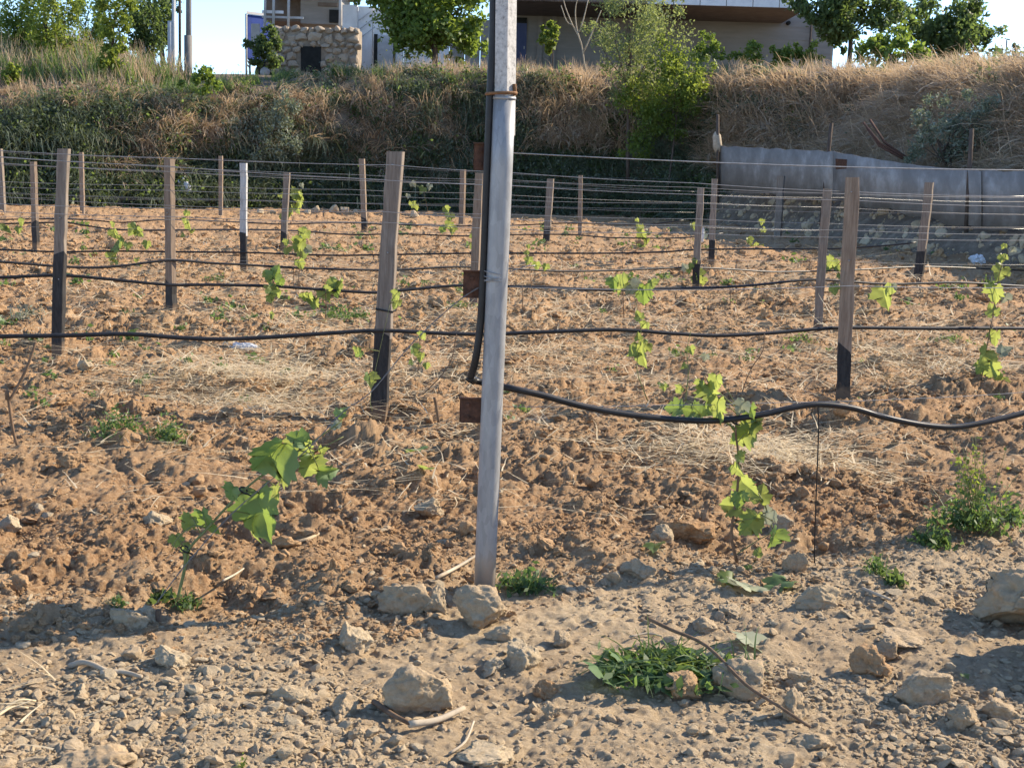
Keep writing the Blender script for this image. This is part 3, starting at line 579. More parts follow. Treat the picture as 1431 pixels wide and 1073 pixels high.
# --- poles at the left
def pole(name, label, a, b, d, r0, r1, mat, band=None):
    t = thing(name, label, 'pole', P(*a, d)); MB().tube([P(*a, d)-Vector((0, 0, 1.5)), P(*b, d)], [r0, r1], 12).build('shaft', mat, t)
    if band: MB().tube([P(*band[0], d)-Vector((0, 0, 1.4)), P(*band[1], d)], r0*1.35, 12).build('base_sleeve', mat, t)
pole('utility_pole', 'thick grey utility pole against the sky, thicker sleeve at its foot', (263, 95), (264, -130), 50, 0.115, 0.1, POLEW, ((262.5, 95), (263, 50)))
pole('utility_pole', 'thin dark pole between the thick utility pole and the pale post', (251, 95), (251, -60), 50.5, 0.055, 0.05, BARK)
pole('fence_post', 'pale grey concrete post left of the utility poles', (241, 100), (243, -20), 46, 0.07, 0.06, GREYM, ((237, 100), (238, 30)))
# --- trees: trunk, limbs reaching into clumps, leaves in uneven clusters
def tree(name, label, cat, base, d, blobs, leaf, mat, tr=0.1, n_per=1.0, seed=1, group=None, deep=1.0, trunk=True, lim=True, asp=1.7, up=1.0):
    g = np.random.default_rng(seed); b = P(*base, d); t = thing(name, label, cat, b, group=group); C = []
    if trunk: top = P(blobs[0][0], blobs[0][1]+blobs[0][2]*0.2, d)
    limbs = MB()
    for (px, py, rp) in blobs:
        c = P(px, py, d); R = pxw(rp, d); c.y += g.normal(0, R*0.5*deep)
        if trunk and lim:
            k0 = b.lerp(top, g.uniform(0.3, 0.75)); mid = k0.lerp(c, 0.5)+Vector((g.normal(0, .1), g.normal(0, .1), g.normal(0, .08)))
            limbs.tube(spline([k0, mid, c], 3), [tr*.45*(1-i/8) for i in range(7)], 6)
        ns = max(5, int(11*min(1.6, R))); sub = g.normal(0, 0.55, (ns, 3))*R*np.array([up**-.4, up**-.4, up])
        for s in sub:
            r2 = R*g.uniform(0.24, 0.52); n = int(n_per*52*(r2/leaf)**1.5)+8
            C.append(np.array(c)+s*np.array([1, deep, 1])+g.normal(0, 0.58, (n, 3))*r2*np.array([up**-.5, up**-.5, up]))
    C = np.concatenate(C); C = C[C[:, 2] > b.z-0.2]; V, Fq = leaf_quads(C, leaf*1.2, g, 0.35, asp)
    me = mesh_np('crown', V-np.array(b), Fq, mat); o = link(bpy.data.objects.new('crown', me), t)
    if trunk:
        w_ = [b+Vector((0, 0, -1.4)), b.lerp(top, .4)+Vector((g.normal(0, .06), 0, 0)), top]; MB().tube(spline(w_, 4), [tr*(1.25-i/12) for i in range(9)], 9).build('trunk', BARK, t)
        if lim: limbs.build('limbs', BARK, t)
    return t
TG = 'trees on the terrace'
tree('fruit_tree', 'dense dark fruit tree at the far left edge of the terrace', 'tree', (40, 106), 45, [(35, 30, 34), (12, 15, 26), (55, 5, 28), (30, 60, 24), (70, 40, 20), (15, 70, 18), (45, 75, 20), (0, 50, 24), (25, 92, 16), (60, 95, 14)], 0.11, LEAF_MID, .08, .62, 1, TG, up=1.6, asp=2.3)
tree('fruit_tree', 'bright green upright fruit tree with a forked dark trunk', 'tree', (82, 115), 44, [(62, 20, 26), (85, 60, 28), (70, 45, 22), (98, 25, 20), (82, 85, 24), (105, 60, 22), (95, 0, 20), (70, 80, 18), (100, 85, 18), (120, 85, 14), (78, 8, 14), (66, -8, 14)], 0.11, LEAF_LIME, .08, .6, 2, TG, up=1.7, asp=2.3)
tree('fruit_tree', 'dull green fruit tree behind the slender leafy one', 'tree', (122, 105), 47, [(122, 50, 24), (128, 75, 20), (115, 20, 22), (138, 30, 20), (130, 0, 18), (135, 60, 18), (120, 95, 16), (140, 85, 14)], 0.11, LEAF_MID, .07, .65, 3, TG, up=1.6, asp=2.3)
tree('slender_tree', 'slender light green tree with drooping leaves on the bank edge', 'tree', (154, 118), 42, [(162, 15, 22), (168, 45, 18), (158, 30, 18), (150, 85, 15), (160, 95, 15), (168, 70, 12), (172, 0, 16), (150, 5, 14)], 0.13, LEAF_LIME, .06, .85, 4, TG, asp=2.4)
tree('cypress', 'dark bushy conifer left of the pale concrete post', 'tree', (205, 90), 49, [(205, 25, 24), (215, 45, 22), (195, 50, 20), (212, 65, 16), (225, 20, 18), (208, 5, 20), (190, 20, 14), (185, 40, 16), (222, 60, 18), (200, 75, 16), (180, 70, 14), (230, 45, 14)], 0.13, LEAF_DARK, .10, 1.1, 5, TG, asp=2.5, up=1.7)
tree('pine_tree', 'tall dark tree rising out of view beside the utility poles', 'tree', (232, 90), 56, [(215, -8, 24), (236, 0, 14), (245, 12, 9), (228, -30, 30), (180, -15, 16)], 0.13, LEAF_DARK, .10, 1.0, 6, TG)
tree('maple_tree', 'spreading bright green tree in front of the white shed', 'tree', (608, 92), 48, [(600, 20, 42), (560, 12, 30), (640, 30, 32), (660, 50, 22), (575, 45, 24), (620, 55, 24), (540, -5, 24), (665, 5, 28), (505, -10, 18), (640, 70, 14), (600, -20, 50), (575, 65, 14)], 0.16, LEAF_MID, .11, 0.75, 7, TG)
tree('sapling', 'little yellow green sapling in front of the concrete house', 'sapling', (773, 90), 47, [(768, 55, 9), (766, 42, 7), (773, 62, 7), (762, 48, 6), (774, 44, 6), (767, 70, 5)], 0.13, LEAF_LIME, .025, 1.2, 8, TG, lim=False)
tree('olive_tree', 'feathery yellow green tree rising from the bank right of the metal pole', 'tree', (880, 190), 42.5, [(880, 20, 42), (905, 62, 36), (860, 55, 28), (925, 20, 30), (900, 0, 40), (845, 15, 26), (890, 95, 32), (948, 8, 14), (830, 40, 14), (870, 85, 24), (915, 100, 26), (880, 120, 26)], 0.09, OLIVE, .05, 0.34, 9, TG, asp=2.4)
tree('bush', 'large light green bush growing down the middle of the bank', 'bush', (935, 215), 42, [(950, 100, 36), (930, 130, 34), (968, 112, 24), (915, 165, 28), (940, 82, 24), (895, 140, 26), (895, 185, 26), (982, 92, 16), (960, 140, 20), (885, 205, 20), (935, 175, 18), (975, 125, 18), (955, 118, 26)], 0.085, LEAF_LIME, .03, .5, 10, deep=0.6)
tree('broadleaf_tree', 'dark green tree overhanging the end of the concrete house', 'tree', (1183, 95), 48, [(1185, 12, 36), (1150, 10, 28), (1130, 18, 20), (1215, 20, 24), (1240, 15, 14), (1195, 45, 22), (1165, 35, 18), (1120, 5, 18), (1170, 60, 12), (1200, -15, 40)], 0.16, LEAF_DARK, .09, .9, 11, TG)
tree('broadleaf_tree', 'wide rounded tree standing against the sky at the right', 'tree', (1330, 105), 52, [(1325, 60, 36), (1295, 15, 24), (1350, 40, 30), (1370, 70, 22), (1315, 30, 28), (1355, 12, 16), (1380, 50, 14), (1290, 45, 20), (1335, 85, 24), (1305, 80, 20), (1300, -2, 16)], 0.16, LEAF_DARK, .11, .9, 12, TG)
tree('bush', 'bushy shrub with lime green right side in front of the wide rounded tree', 'bush', (1245, 110), 45, [(1245, 72, 26), (1262, 68, 20), (1228, 78, 18), (1275, 78, 14), (1250, 95, 22), (1215, 70, 12)], 0.14, LEAF_MID, .06, 1.0, 13)
tree('bush', 'left of two low bright green shrubs below the concrete house', 'bush', (1100, 92), 46, [(1095, 74, 13), (1107, 72, 12), (1085, 78, 9), (1100, 84, 10)], 0.11, LEAF_LIME, .03, 1.1, 14, trunk=False)
tree('bush', 'right of two low bright green shrubs below the concrete house', 'bush', (1132, 92), 46, [(1130, 74, 10), (1138, 80, 10), (1125, 80, 8), (1120, 85, 8), (1145, 84, 7)], 0.085, LEAF_LIME, .03, .6, 15, trunk=False)
tree('bush', 'rounded mid green shrub above the orange dry grass of the bank', 'bush', (1048, 90), 46, [(1045, 70, 14), (1055, 75, 10), (1040, 82, 11), (1052, 64, 9), (1060, 84, 9), (1034, 78, 7)], 0.085, LEAF_LIME, .03, .6, 16, trunk=False)
tree('bush', 'pointed green shrub beside the light green bush on the terrace edge', 'bush', (990, 90), 46, [(988, 62, 13), (1000, 72, 12), (982, 75, 12), (992, 50, 8), (1010, 78, 8), (975, 84, 9)], 0.085, LEAF_MID, .03, .6, 17, trunk=False)
tree('bush', 'dark rounded shrub in front of the blue lorry', 'bush', (370, 88), 50, [(370, 62, 15), (378, 75, 13), (362, 72, 12), (372, 45, 10), (382, 60, 9), (368, 90, 12), (380, 88, 11), (358, 86, 8)], 0.11, LEAF_DARK, .03, 1.4, 18, trunk=False)
tree('bush', 'dark leafy bush at the right edge of the bank', 'bush', (1428, 210), 30, [(1428, 160, 26), (1440, 130, 24), (1425, 125, 14), (1432, 190, 20), (1450, 170, 30)], 0.10, LEAF_MID, .04, 1.0, 19, trunk=False)
tree('cypress', 'slim dark cypress far off at the right', 'tree', (1420, 112), 90, [(1420, 90, 6), (1420, 75, 4), (1420, 66, 3), (1419, 102, 7)], 0.28, LEAF_DARK, .1, 1.6, 20, TG)
for x, y, dd in ((1399, 68, 60), (1407, 55, 62), (1387, 90, 58)): pole('thin_post', {1399: 'shorter thin grey post left of the slim cypress', 1407: 'taller thin grey post left of the slim cypress', 1387: 'short thin post beside the wide rounded tree'}[x], (x-1, 118), (x, y), dd, .035, .03, BARK)
tree('shrub', 'grey green olive like shrub growing low on the shaded left bank', 'shrub', (360, 255), 41.3, [(365, 175, 26), (340, 195, 24), (395, 165, 22), (385, 195, 24), (320, 205, 18), (405, 150, 16), (360, 215, 24), (400, 205, 16)], 0.10, LEAF_GREY, .05, .7, 21, deep=0.5, asp=2.6)
def shrub_r():
    tree('shrub', 'silvery grey green shrub hanging over the metal sheet fence', 'shrub', (1330, 250), 28.5, [(1310, 190, 32), (1345, 170, 30), (1290, 205, 22), (1370, 185, 22), (1330, 215, 24), (1375, 155, 18), (1350, 150, 18), (1300, 165, 16), (1390, 180, 12)], 0.075, LEAF_GREY, .05, .75, 22, deep=0.5, asp=2.4)
shrub_r()
tree('shrub', 'small dark leafy shrub at the top of the left bank below the poles', 'shrub', (285, 125), 41, [(285, 105, 14), (280, 118, 14), (292, 118, 12)], 0.10, LEAF_MID, .03, 1.0, 23, trunk=False)
tree('shrub', 'little bright green shrub at the left end of the terrace edge', 'shrub', (18, 112), 40, [(15, 100, 9), (22, 98, 8), (10, 106, 9)], 0.09, LEAF_LIME, .03, 1.1, 24, trunk=False)
# --- bare forked sapling
def bare():
    d = 45; t = thing('bare_sapling', 'bare leafless forked sapling between the little sapling and the feathery tree', 'sapling', P(818, 100, d)); mb = MB()
    for pts in ([(818, 100), (812, 60), (800, 35), (790, 10), (786, -8)], [(812, 62), (806, 40), (804, 15), (808, -5)], [(810, 45), (816, 25), (822, 0)], [(800, 35), (792, 30), (784, 8)], [(815, 75), (830, 40), (840, 15)]):
        mb.tube(spline([P(a, b, d) for a, b in pts], 3), [0.026-0.018*i/(3*len(pts)) for i in range(3*(len(pts)-1)+1)], 6)
    mb.build('branches', STICK, t)
bare()
# ================================================================ METAL SHEET FENCE on the stony step
def sheet_fence():
    k = N('dull_zinc_sheet'); v = k.coord(); f = k.noise(v, 1.6, 6, 0.65); f2 = k.noise(k.coord((1, 1, .4)), 3.5, 5)
    c = k.ramp(f, [(0.38, (0.20, 0.18, 0.158)), (0.52, (0.255, 0.232, 0.205)), (0.66, (0.37, 0.345, 0.315))]); c = k.mix(k.ramp(f2, [(0.62, (0, 0, 0)), (0.78, (0.6, 0.6, 0.6))]), c, (0.20, 0.16, 0.12))
    k.col(c); k.bump(f2, 0.3, 0.02); ZS = k.rough(0.55, 0.15)
    D = lambda px: float(np.interp(px, [1000, 1100, 1200, 1300, 1431, 1600], [37.5, 33.3, 29.2, 26.2, 23.0, 19]))-0.0
    top = lambda px: float(np.interp(px, [1003, 1165, 1220, 1280, 1350, 1431, 1600], [204, 212, 222, 231, 238, 240, 244])); bot = lambda px: float(np.interp(px, [1003, 1165, 1250, 1350, 1431, 1600], [266, 280, 295, 318, 324, 345]))
    h = thing('sheet_fence', 'grey blotched metal sheet fence held by rusty stakes on the rubble step', 'fence', P(1180, 285, D(1180)))
    for a, b, off in ((1005, 1166, 0), (1164, 1352, -.03), (1350, 1371, -.05), (1369, 1600, -.02)):
        V = []; n = 14
        for i in range(n+1):
            x = a+(b-a)*i/n; d = D(x)+off+0.05*math.sin(x*.05)
            V += [P(x, bot(x)+3*math.sin(x*.11), d), P(x, (top(x)+bot(x))/2, d+0.03*math.sin(x*.2)), P(x, top(x)+1.2*math.sin(x*.23), d)]
        mb = MB(); mb.v = [tuple(q) for q in V]
        for i in range(n):
            for j in range(2): mb.f.append((3*i+j, 3*i+3+j, 3*i+4+j, 3*i+1+j)); mb.m.append(0)
        o = mb.build('metal_sheet', ZS, h); s = o.modifiers.new('thickness', 'SOLIDIFY'); s.thickness = 0.012
    for a, b in (((1147, 315), (1162, 172)), ((1350, 325), (1358, 180)), ((1003, 285), (1003, 160))):
        d = D(a[0])-0.14; MB().tube([P(*a, d), P(*b, d)], 0.045, 8).build('stake', BARK, h)
    d = D(1196)-.1; q = [P(1168, 222, d+.1), P(1184, 223, d), P(1183, 236, d), P(1168, 237, d+.1)]; mb = MB(); mb.v = [tuple(x) for x in q]+[tuple(x+Vector((0, .03, 0))) for x in q]; mb.f = [(3, 2, 1, 0), (4, 5, 6, 7), (0, 1, 5, 4), (1, 2, 6, 5), (2, 3, 7, 6), (3, 0, 4, 7)]; mb.m = [0]*6; mb.build('rust_patch', RUST, h, False)
    d = 37.3; p0, p1 = P(1003.5, 213, d), P(1001, 184, d)
    w_ = thing('wooden_stub', 'pale rounded wooden stub on top of the left end of the sheet fence', 'post', p0); MB().tube([p0, p0.lerp(p1, .3), p0.lerp(p1, .8), p1], [.10, .13, .12, .04], 10).build('stub', STICK, w_)
    r = thing('rusty_rods', 'bundle of rusty rods leaning on the bank behind the metal fence', 'rods', P(1268, 222, 29.3))
    for a, b in (((1268, 222), (1207, 172)), ((1272, 224), (1216, 168)), ((1262, 222), (1212, 180))):
        MB().tube([P(*a, 29.0), P((a[0]+b[0])/2-8, (a[1]+b[1])/2+3, 29.6), P(*b, 30.6)], 0.028, 7).build('rod', RUST, r)
sheet_fence()
# ================================================================ VINEYARD: rows, posts, wires, hoses
R1 = Row((675, 825), (1138, 785)); R2 = Row((531, 589), (1180, 562)); R3 = Row((82, 501), (1143, 463)); R4 = Row((241, 442), (973, 409))
R5 = Row((342, 381), (1283, 396)); R6 = Row((51, 349), (1060, 352)); R7 = Row((3, 322), (1300, 350)); R8 = Row((3, 296), (830, 308))
def metal_pole():
    d = at(675, 828).y; X = lambda px, py: P(px, py, d); ang = math.radians(37)
    t = thing('metal_pole', 'tall galvanised steel pole carrying a square grey post strapped into its top', 'pole', X(675, 826))
    a, b = X(675.5, 860), X(704.8, 137); ax = (b-a).normalized()
    o = MB().tube([a+(b-a)*i/8 for i in range(9)], 0.0355, 32).build('pipe', GALV, t)
    MB().tube([b-ax*0.006, b+ax*0.003], 0.0372, 32).build('pipe_rim', GALV, t)
    h = 0.0245; u = Vector((math.cos(ang), -math.sin(ang), 0)); v = Vector((math.sin(ang), math.cos(ang), 0))
    c0, c1 = X(705.2, 190)+Vector((0, 0, 0)), X(711, -330); mb = MB()
    mb.quadbox([c0+u*i*h+v*j*h for i, j in ((-1, -1), (1, -1), (1, 1), (-1, 1))]+[c1+u*i*h+v*j*h for i, j in ((-1, -1), (1, -1), (1, 1), (-1, 1))]); mb.build('square_post', ZINC, t, False, 0.003)
    # rusty strap round post and riser hose
    c = X(700.5, 131); ring = []
    for i in range(25):
        q = 2*math.pi*i/24; x, y = math.cos(q)*0.047, math.sin(q)*0.040; ring.append(c+Vector((x, y, x*0.06)))
    MB().tube(ring, 0.0055, 6, False).build('rusty_strap', RUSTO, t)
    MB().tube([X(719, 118)+Vector((0, -.01, 0)), X(720, 134)+Vector((0, -.01, 0))], 0.006, 8).build('strap_bolt', RUSTO, t)
    for (x0, y0, x1, y1) in ((663, 202, 690, 238), (648, 381, 684, 417), (643, 559, 676, 592)):
        p = X(x0, y1); q = X(x1, y0); w_ = q.x-p.x; mb = MB(); yb = d+0.02
        mb.box(p.x, q.x, yb, yb+0.006, p.z, q.z); mb.box(p.x-.004, p.x+.002, yb+.0065, yb+0.05, p.z+.001, q.z-.001); mb.box(p.x-.006, q.x, yb-.012, yb-.0005, q.z+.0005, q.z+0.005)
        for bx_, bz_ in ((.3, .25), (.3, .75)): mb.tube([Vector((p.x+w_*bx_, yb+.001, p.z+(q.z-p.z)*bz_)), Vector((p.x+w_*bx_, yb-.008, p.z+(q.z-p.z)*bz_))], .006, 6)
        mb.build('rusty_bracket', RUST, t, False)
    for yy, k_ in ((385, 0), (389, 1), (394, 2), (381, 3)):
        c = X(692, yy); MB().tube([c+Vector((math.cos(i*.4)*.0375, math.sin(i*.4)*.0375, .006*math.sin(i*.4+k_*1.6))) for i in range(17)], 0.0016, 5, False).build('wire_turn', WIRE, t)
    # wrinkle left by a weld near the top
    return t
metal_pole()
PD = at(675, 828).y
def post(base, top, wpx, label, yaw_=10, tar=None, mat=None, thick=0.62, nails=(), grp='wooden trellis posts', tie=None):
    p = on(*base); d = p.y; q = P(*top, d); p = P(base[0], base[1], d); w_ = pxw(wpx, d)/2; th = w_*thick; a = math.radians(yaw_)
    t = thing('wooden_post', label, 'post', p, group=grp); mat = mat or WOOD; rr = random.Random(hash(base) & 0xffff)
    u = Vector((math.cos(a), -math.sin(a), 0)); v = Vector((math.sin(a), math.cos(a), 0)); ax = q-p; foot = p-ax.normalized()*0.15
    def seg_(f0, f1, grow, n):
        mb = MB(); rings = []
        for i in range(n+1):
            f = f0+(f1-f0)*i/n; c = foot.lerp(q, f)+u*(rr.gauss(0, .002)+.009*math.sin(3.1*f+w_*90)); s1, s2 = w_+grow+rr.gauss(0, .0016), th+grow+rr.gauss(0, .0016); ch = 0.004
            rings.append([c+u*x+v*y for x, y in ((-s1+ch, -s2), (s1-ch, -s2), (s1, -s2+ch), (s1, s2-ch), (s1-ch, s2), (-s1+ch, s2), (-s1, s2-ch), (-s1, -s2+ch))])
        for r in rings: mb.v += [tuple(x) for x in r]
        for i in range(n):
            for j in range(8): mb.f.append((8*i+j, 8*i+(j+1) % 8, 8*i+8+(j+1) % 8, 8*i+8+j)); mb.m.append(0)
        mb.f.append(tuple(range(8))[::-1]); mb.f.append(tuple(8*n+j for j in range(8))); mb.m += [0, 0]; return mb
    L = (q-foot).length
    if tar:
        ft = 1-(tar-top[1])/(base[1]-top[1])*((q-p).length/L); seg_(ft-.02, 1, 0, 10).build('timber', mat, t, False)
        mb = seg_(0, ft, 0.0015, 5)
        for j in range(8): x = mb.v[40+j]; mb.v[40+j] = (x[0], x[1], x[2]+rr.uniform(-.03, .05))
        mb.build('tarred_foot', TAR, t, False)
    else: seg_(0, 1, 0, 14).build('timber', mat, t, False)
    for ny in nails:
        c = p.lerp(q, (base[1]-ny)/(base[1]-top[1]))-v*(th+.002); MB().tube([c+u*.002, c-v*.006], 0.005, 7).build('nail', WIRE, t)
    if tie:
        c = p.lerp(q, (base[1]-tie)/(base[1]-top[1])); e = .004; mb = MB(); r = [c+u*x*(w_+e)+v*y*(th+e)+Vector((0, 0, -x*.006)) for x, y in ((-1, -1), (1, -1), (1, 1), (-1, 1), (-1, -1))]
        mb.tube(r, 0.006, 6, False).build('black_tie', HOSE, t)
    return t
post((531, 589), (551, 212), 22, 'thick grey wooden post with a black tie, left of the metal pole', 9, 462, nails=(230, 350), tie=430)
post((1180, 562), (1190, 248), 19.5, 'thick wooden post right of the pole, in front of the metal fence', 14, 485, WOODB, nails=(268, 362))
post((82, 501), (89, 208), 15.5, 'tall grey post with long tarred foot at the far left', 8, 358, nails=(225, 303, 388))
post((1144, 463), (1156, 264), 12, 'grey post just left of the thick brown one by the fence', 10, 455, nails=(278, 331))
post((241, 442), (236, 222), 12.5, 'brown post showing two faces, third from the left edge among the near ones', 33, 397, WOODB, 0.75, nails=(233, 297))
post((664, 430), (670, 242), 11.5, 'pale brown post mostly hidden behind the metal pole and hose', 16, 425, WOODB, 1.0)
post((973, 409), (979, 263), 9.5, 'grey post with bright vine leaves at its foot, left of the two thick right posts', 12, 365)
post((342, 381), (340, 228), 9, 'whitewashed post with black foot', 12, 326, WHITEP)
post((1283, 396), (1298, 255), 11.5, 'leaning post with a bright sunlit right edge before the metal fence', 34, 350)
post((51, 349), (46, 226), 9, 'brown post with black foot at the left edge, short of the tall grey one', 28, 311, WOODB)
post((397, 348), (400, 241), 8.5, 'grey post wrapped by a climbing young vine', 12, 325)
post((763, 344), (769, 250), 9, 'leaning grey post with black foot first right of the metal pole', 15, 318)
post((995, 370), (998, 250), 8, 'straight grey post with black foot in front of the left end of the metal fence', 10, 338)
post((510, 326), (505, 222), 7.5, 'brown leaning post just left of the thick tied one', 14, 305, WOODB)
post((645, 312), (647, 237), 7.5, 'slender brown post with bright edge left of the hose', 32, None, WOODB)
post((811, 327), (811, 245), 5.5, 'thin pale post second right of the metal pole', 10, None, WOODB)
post((959, 310), (964, 245), 8, 'grey post with bright edge beside the rubble heap end', 33, None)
post((1086, 333), (1092, 246), 9.5, 'leaning grey post with bright edge standing before the rubble step', 33, None)
post((309, 302), (308, 218), 5.5, 'thin brown post in the last row near the white plastic scrap', 10, None, WOODB)
post((116, 302), (113, 213), 6, 'thin grey post in the last row right of the tall grey one', 10, None, WOODB)
post((4, 300), (-1, 208), 8, 'grey post cut off by the left edge in the last row', 14, None)
def wire(row, pts, label, r=0.0017, off=-0.035, grp='trellis wires'):
    Q = [row.p(a, b, off) for a, b in pts]
    out = [Q[0]]
    for a, b in zip(Q[:-1], Q[1:]):
        for i in range(1, 7): f = i/6; out.append(a.lerp(b, f)+Vector((0, 0, -0.02*4*f*(1-f)*min(1, (b-a).length/4))))
    mb = MB().tube(out, r, 5); o = mb.build('trellis_wire', WIRE); tag(o, label, 'wire', grp)
wire(R1, [(716, 214), (1431, 238), (1500, 240)], 'thick bright wire leaving the metal pole at mast height towards the right', .0021, 0)
wire(R1, [(712, 401), (940, 405), (1190, 399.5), (1431, 402), (1500, 403)], 'thin wire from the middle of the metal pole running right', .0015, 0)
wire(R1, [(703, 568), (930, 566), (1100, 562), (1250, 558), (1431, 548), (1500, 545)], 'lowest thin wire from the pole, crossing the front hose', .0012, 0)
wire(R2, [(-60, 208), (0, 211), (240, 221), (550, 231), (720, 242), (970, 256), (1189, 268), (1431, 275), (1500, 277)], 'top wire nailed to the thick tied post', .002)
wire(R2, [(-60, 217), (0, 220), (227, 232), (490, 249), (720, 260), (970, 272), (1189, 280), (1431, 289), (1500, 291)], 'second wire from the top on the thick tied post', .002)
wire(R2, [(-60, 283), (0, 285), (227, 291), (536, 296), (720, 307), (970, 315), (1186, 322), (1431, 328), (1500, 330)], 'third wire of the row holding the thick tied post')
wire(R2, [(-60, 293), (0, 296), (240, 303), (540, 311), (720, 321), (970, 326), (1185, 332), (1431, 336), (1500, 338)], 'fourth wire of the row holding the thick tied post')
wire(R3, [(-60, 216), (0, 219), (88, 225), (490, 244), (720, 252), (970, 262), (1153, 270), (1431, 276), (1500, 278)], 'top wire on the tall grey far left post')
wire(R3, [(-60, 259), (0, 261.5), (227, 266), (490, 272), (720, 280), (970, 284), (1152, 289), (1431, 300), (1500, 302)], 'second wire on the tall grey far left post')
wire(R3, [(-60, 271), (0, 275), (227, 287), (490, 293), (720, 300), (970, 306), (1151, 312), (1431, 318), (1500, 320)], 'third wire on the tall grey far left post')
wire(R3, [(-60, 357), (86, 358), (238, 362), (690, 366), (960, 363), (1148, 364), (1431, 370)], 'low thin wire just above the hose at the tall grey far left post', .0012)
wire(R4, [(-60, 224), (0, 228), (236, 240), (490, 252), (670, 257), (978, 272), (1190, 276), (1431, 282)], 'top wire of the row with the two faced brown post', .0019)
wire(R4, [(-60, 252), (0, 254), (238, 259), (490, 265), (668, 270), (977, 283), (1190, 290)], 'second wire of the row with the two faced brown post')
wire(R4, [(-60, 300), (238, 307), (490, 311), (668, 314), (975, 317), (1190, 322)], 'third wire of the row with the two faced brown post')
wire(R5, [(-60, 225), (0, 229), (340, 241), (690, 258), (998, 268), (1296, 270), (1431, 274)], 'top wire of the row with the whitewashed post', .0022)
wire(R5, [(-60, 266), (341, 279), (690, 287), (997, 292), (1293, 298), (1431, 300)], 'second wire of the row with the whitewashed post', .002)
wire(R5, [(-60, 314), (342, 321), (690, 325), (996, 323), (1290, 318), (1431, 320)], 'third wire of the row with the whitewashed post', .002)
wire(R6, [(-60, 228), (46, 232), (399, 246), (768, 255), (970, 268)], 'top wire of the row with the vine wrapped post', .0024)
wire(R6, [(-60, 268), (48, 272), (398, 281), (766, 290), (970, 297)], 'second wire of the row with the vine wrapped post', .0022)
wire(R8, [(-60, 210), (0, 213), (113, 218), (308, 222), (505, 231), (647, 240), (811, 247), (960, 250)], 'top wire of the last row below the bank', .003, -.05)
wire(R8, [(-60, 274), (114, 277), (308, 280), (646, 285), (811, 290), (960, 294)], 'lower wire of the last row below the bank', .003, -.05)
def hose(row, pts, r, label, off=-0.05, ext=None):
    Q = spline([row.p(a, b, off) for a, b in pts], 5); t = thing('irrigation_hose', label, 'hose', Q[0], group='black irrigation hoses')
    MB().tube(Q, r, 10).build('hose_tube', HOSE, t); return t
h1 = thing('irrigation_hose', 'thick black hose rising beside the metal pole and sagging away to the right', 'hose', P(657, 531, PD+.03), group='black irrigation hoses')
RX = lambda a, b, e=0.0: P(a, b, PD+e)
MB().tube(spline([RX(692, -330, .01), RX(689.5, 0, .01), RX(685, 130, 0), RX(680.5, 240, .0), RX(677.5, 330), RX(675, 390), RX(671.5, 450), RX(665, 500), RX(657.5, 529, .02)], 6), 0.0122, 14).build('riser', HOSE, h1)
MB().tube(spline([RX(656, 530, .02), RX(668, 533, .05), RX(690, 538, .06)]+[R1.p(*q) for q in ((720, 544), (760, 553), (820, 569), (900, 582), (990, 588), (1060, 580), (1110, 569), (1145, 565), (1190, 570), (1240, 584), (1300, 595), (1350, 595), (1431, 577), (1520, 550))], 6), 0.0112, 14).build('lateral', HOSE, h1)
MB().tube([RX(655, 533, .02), RX(657.5, 529, .02), RX(662, 531.5, .035)], 0.0150, 12).build('elbow', HOSE, h1)
hose(R2, [(-60, 470), (0, 470), (82, 469), (180, 467), (250, 472), (310, 474), (380, 471), (440, 467), (530, 462), (620, 466), (680, 467), (760, 464), (860, 461), (940, 466), (1000, 469), (1070, 466), (1140, 460), (1190, 458), (1300, 459), (1431, 459), (1500, 461)], .0115, 'black hose strung across the thick tied post at knee height', -.065)
hose(R3, [(-60, 392), (0, 388), (85, 385), (150, 390), (235, 398), (300, 398), (380, 400), (440, 404), (520, 409), (560, 406), (640, 399), (700, 400), (760, 401), (860, 406), (930, 403), (1000, 402), (1060, 398), (1140, 391), (1240, 397), (1340, 395), (1431, 400), (1500, 400)], .0115, 'black hose strung across the tall grey far left post')
hose(R4, [(-60, 366), (0, 366), (78, 372), (130, 374), (175, 371), (238, 364), (300, 368), (342, 370), (410, 374), (500, 377), (560, 377), (640, 373), (720, 376), (780, 379), (860, 378), (960, 374), (1030, 377), (1080, 380), (1143, 379), (1200, 377), (1280, 373), (1340, 374), (1431, 378), (1500, 380)], .0115, 'black hose strung across the two faced brown post')
hose(R5, [(-60, 349), (0, 349), (80, 352), (160, 351), (240, 352), (345, 353), (400, 355), (470, 357), (540, 356), (600, 355), (660, 354), (720, 354), (850, 354), (930, 352), (970, 349), (1060, 348), (1143, 348), (1180, 347), (1240, 343), (1280, 339)], .012, 'black hose strung across the whitewashed post')
hose(R6, [(-60, 314), (0, 313), (85, 311), (118, 315), (162, 321), (227, 322), (300, 321), (400, 322), (490, 328), (560, 327), (650, 330), (720, 328), (800, 328), (850, 332), (930, 333), (970, 331), (1010, 326)], .013, 'black hose of the row with the vine wrapped post')
hose(R7, [(-60, 308), (0, 307), (80, 306), (130, 308), (170, 311), (235, 307), (300, 309), (360, 312), (400, 313.5), (480, 311), (540, 314), (600, 315), (640, 316), (720, 315), (790, 312), (850, 313), (900, 314), (955, 308)], .013, 'farthest black hose below the shaded bank')
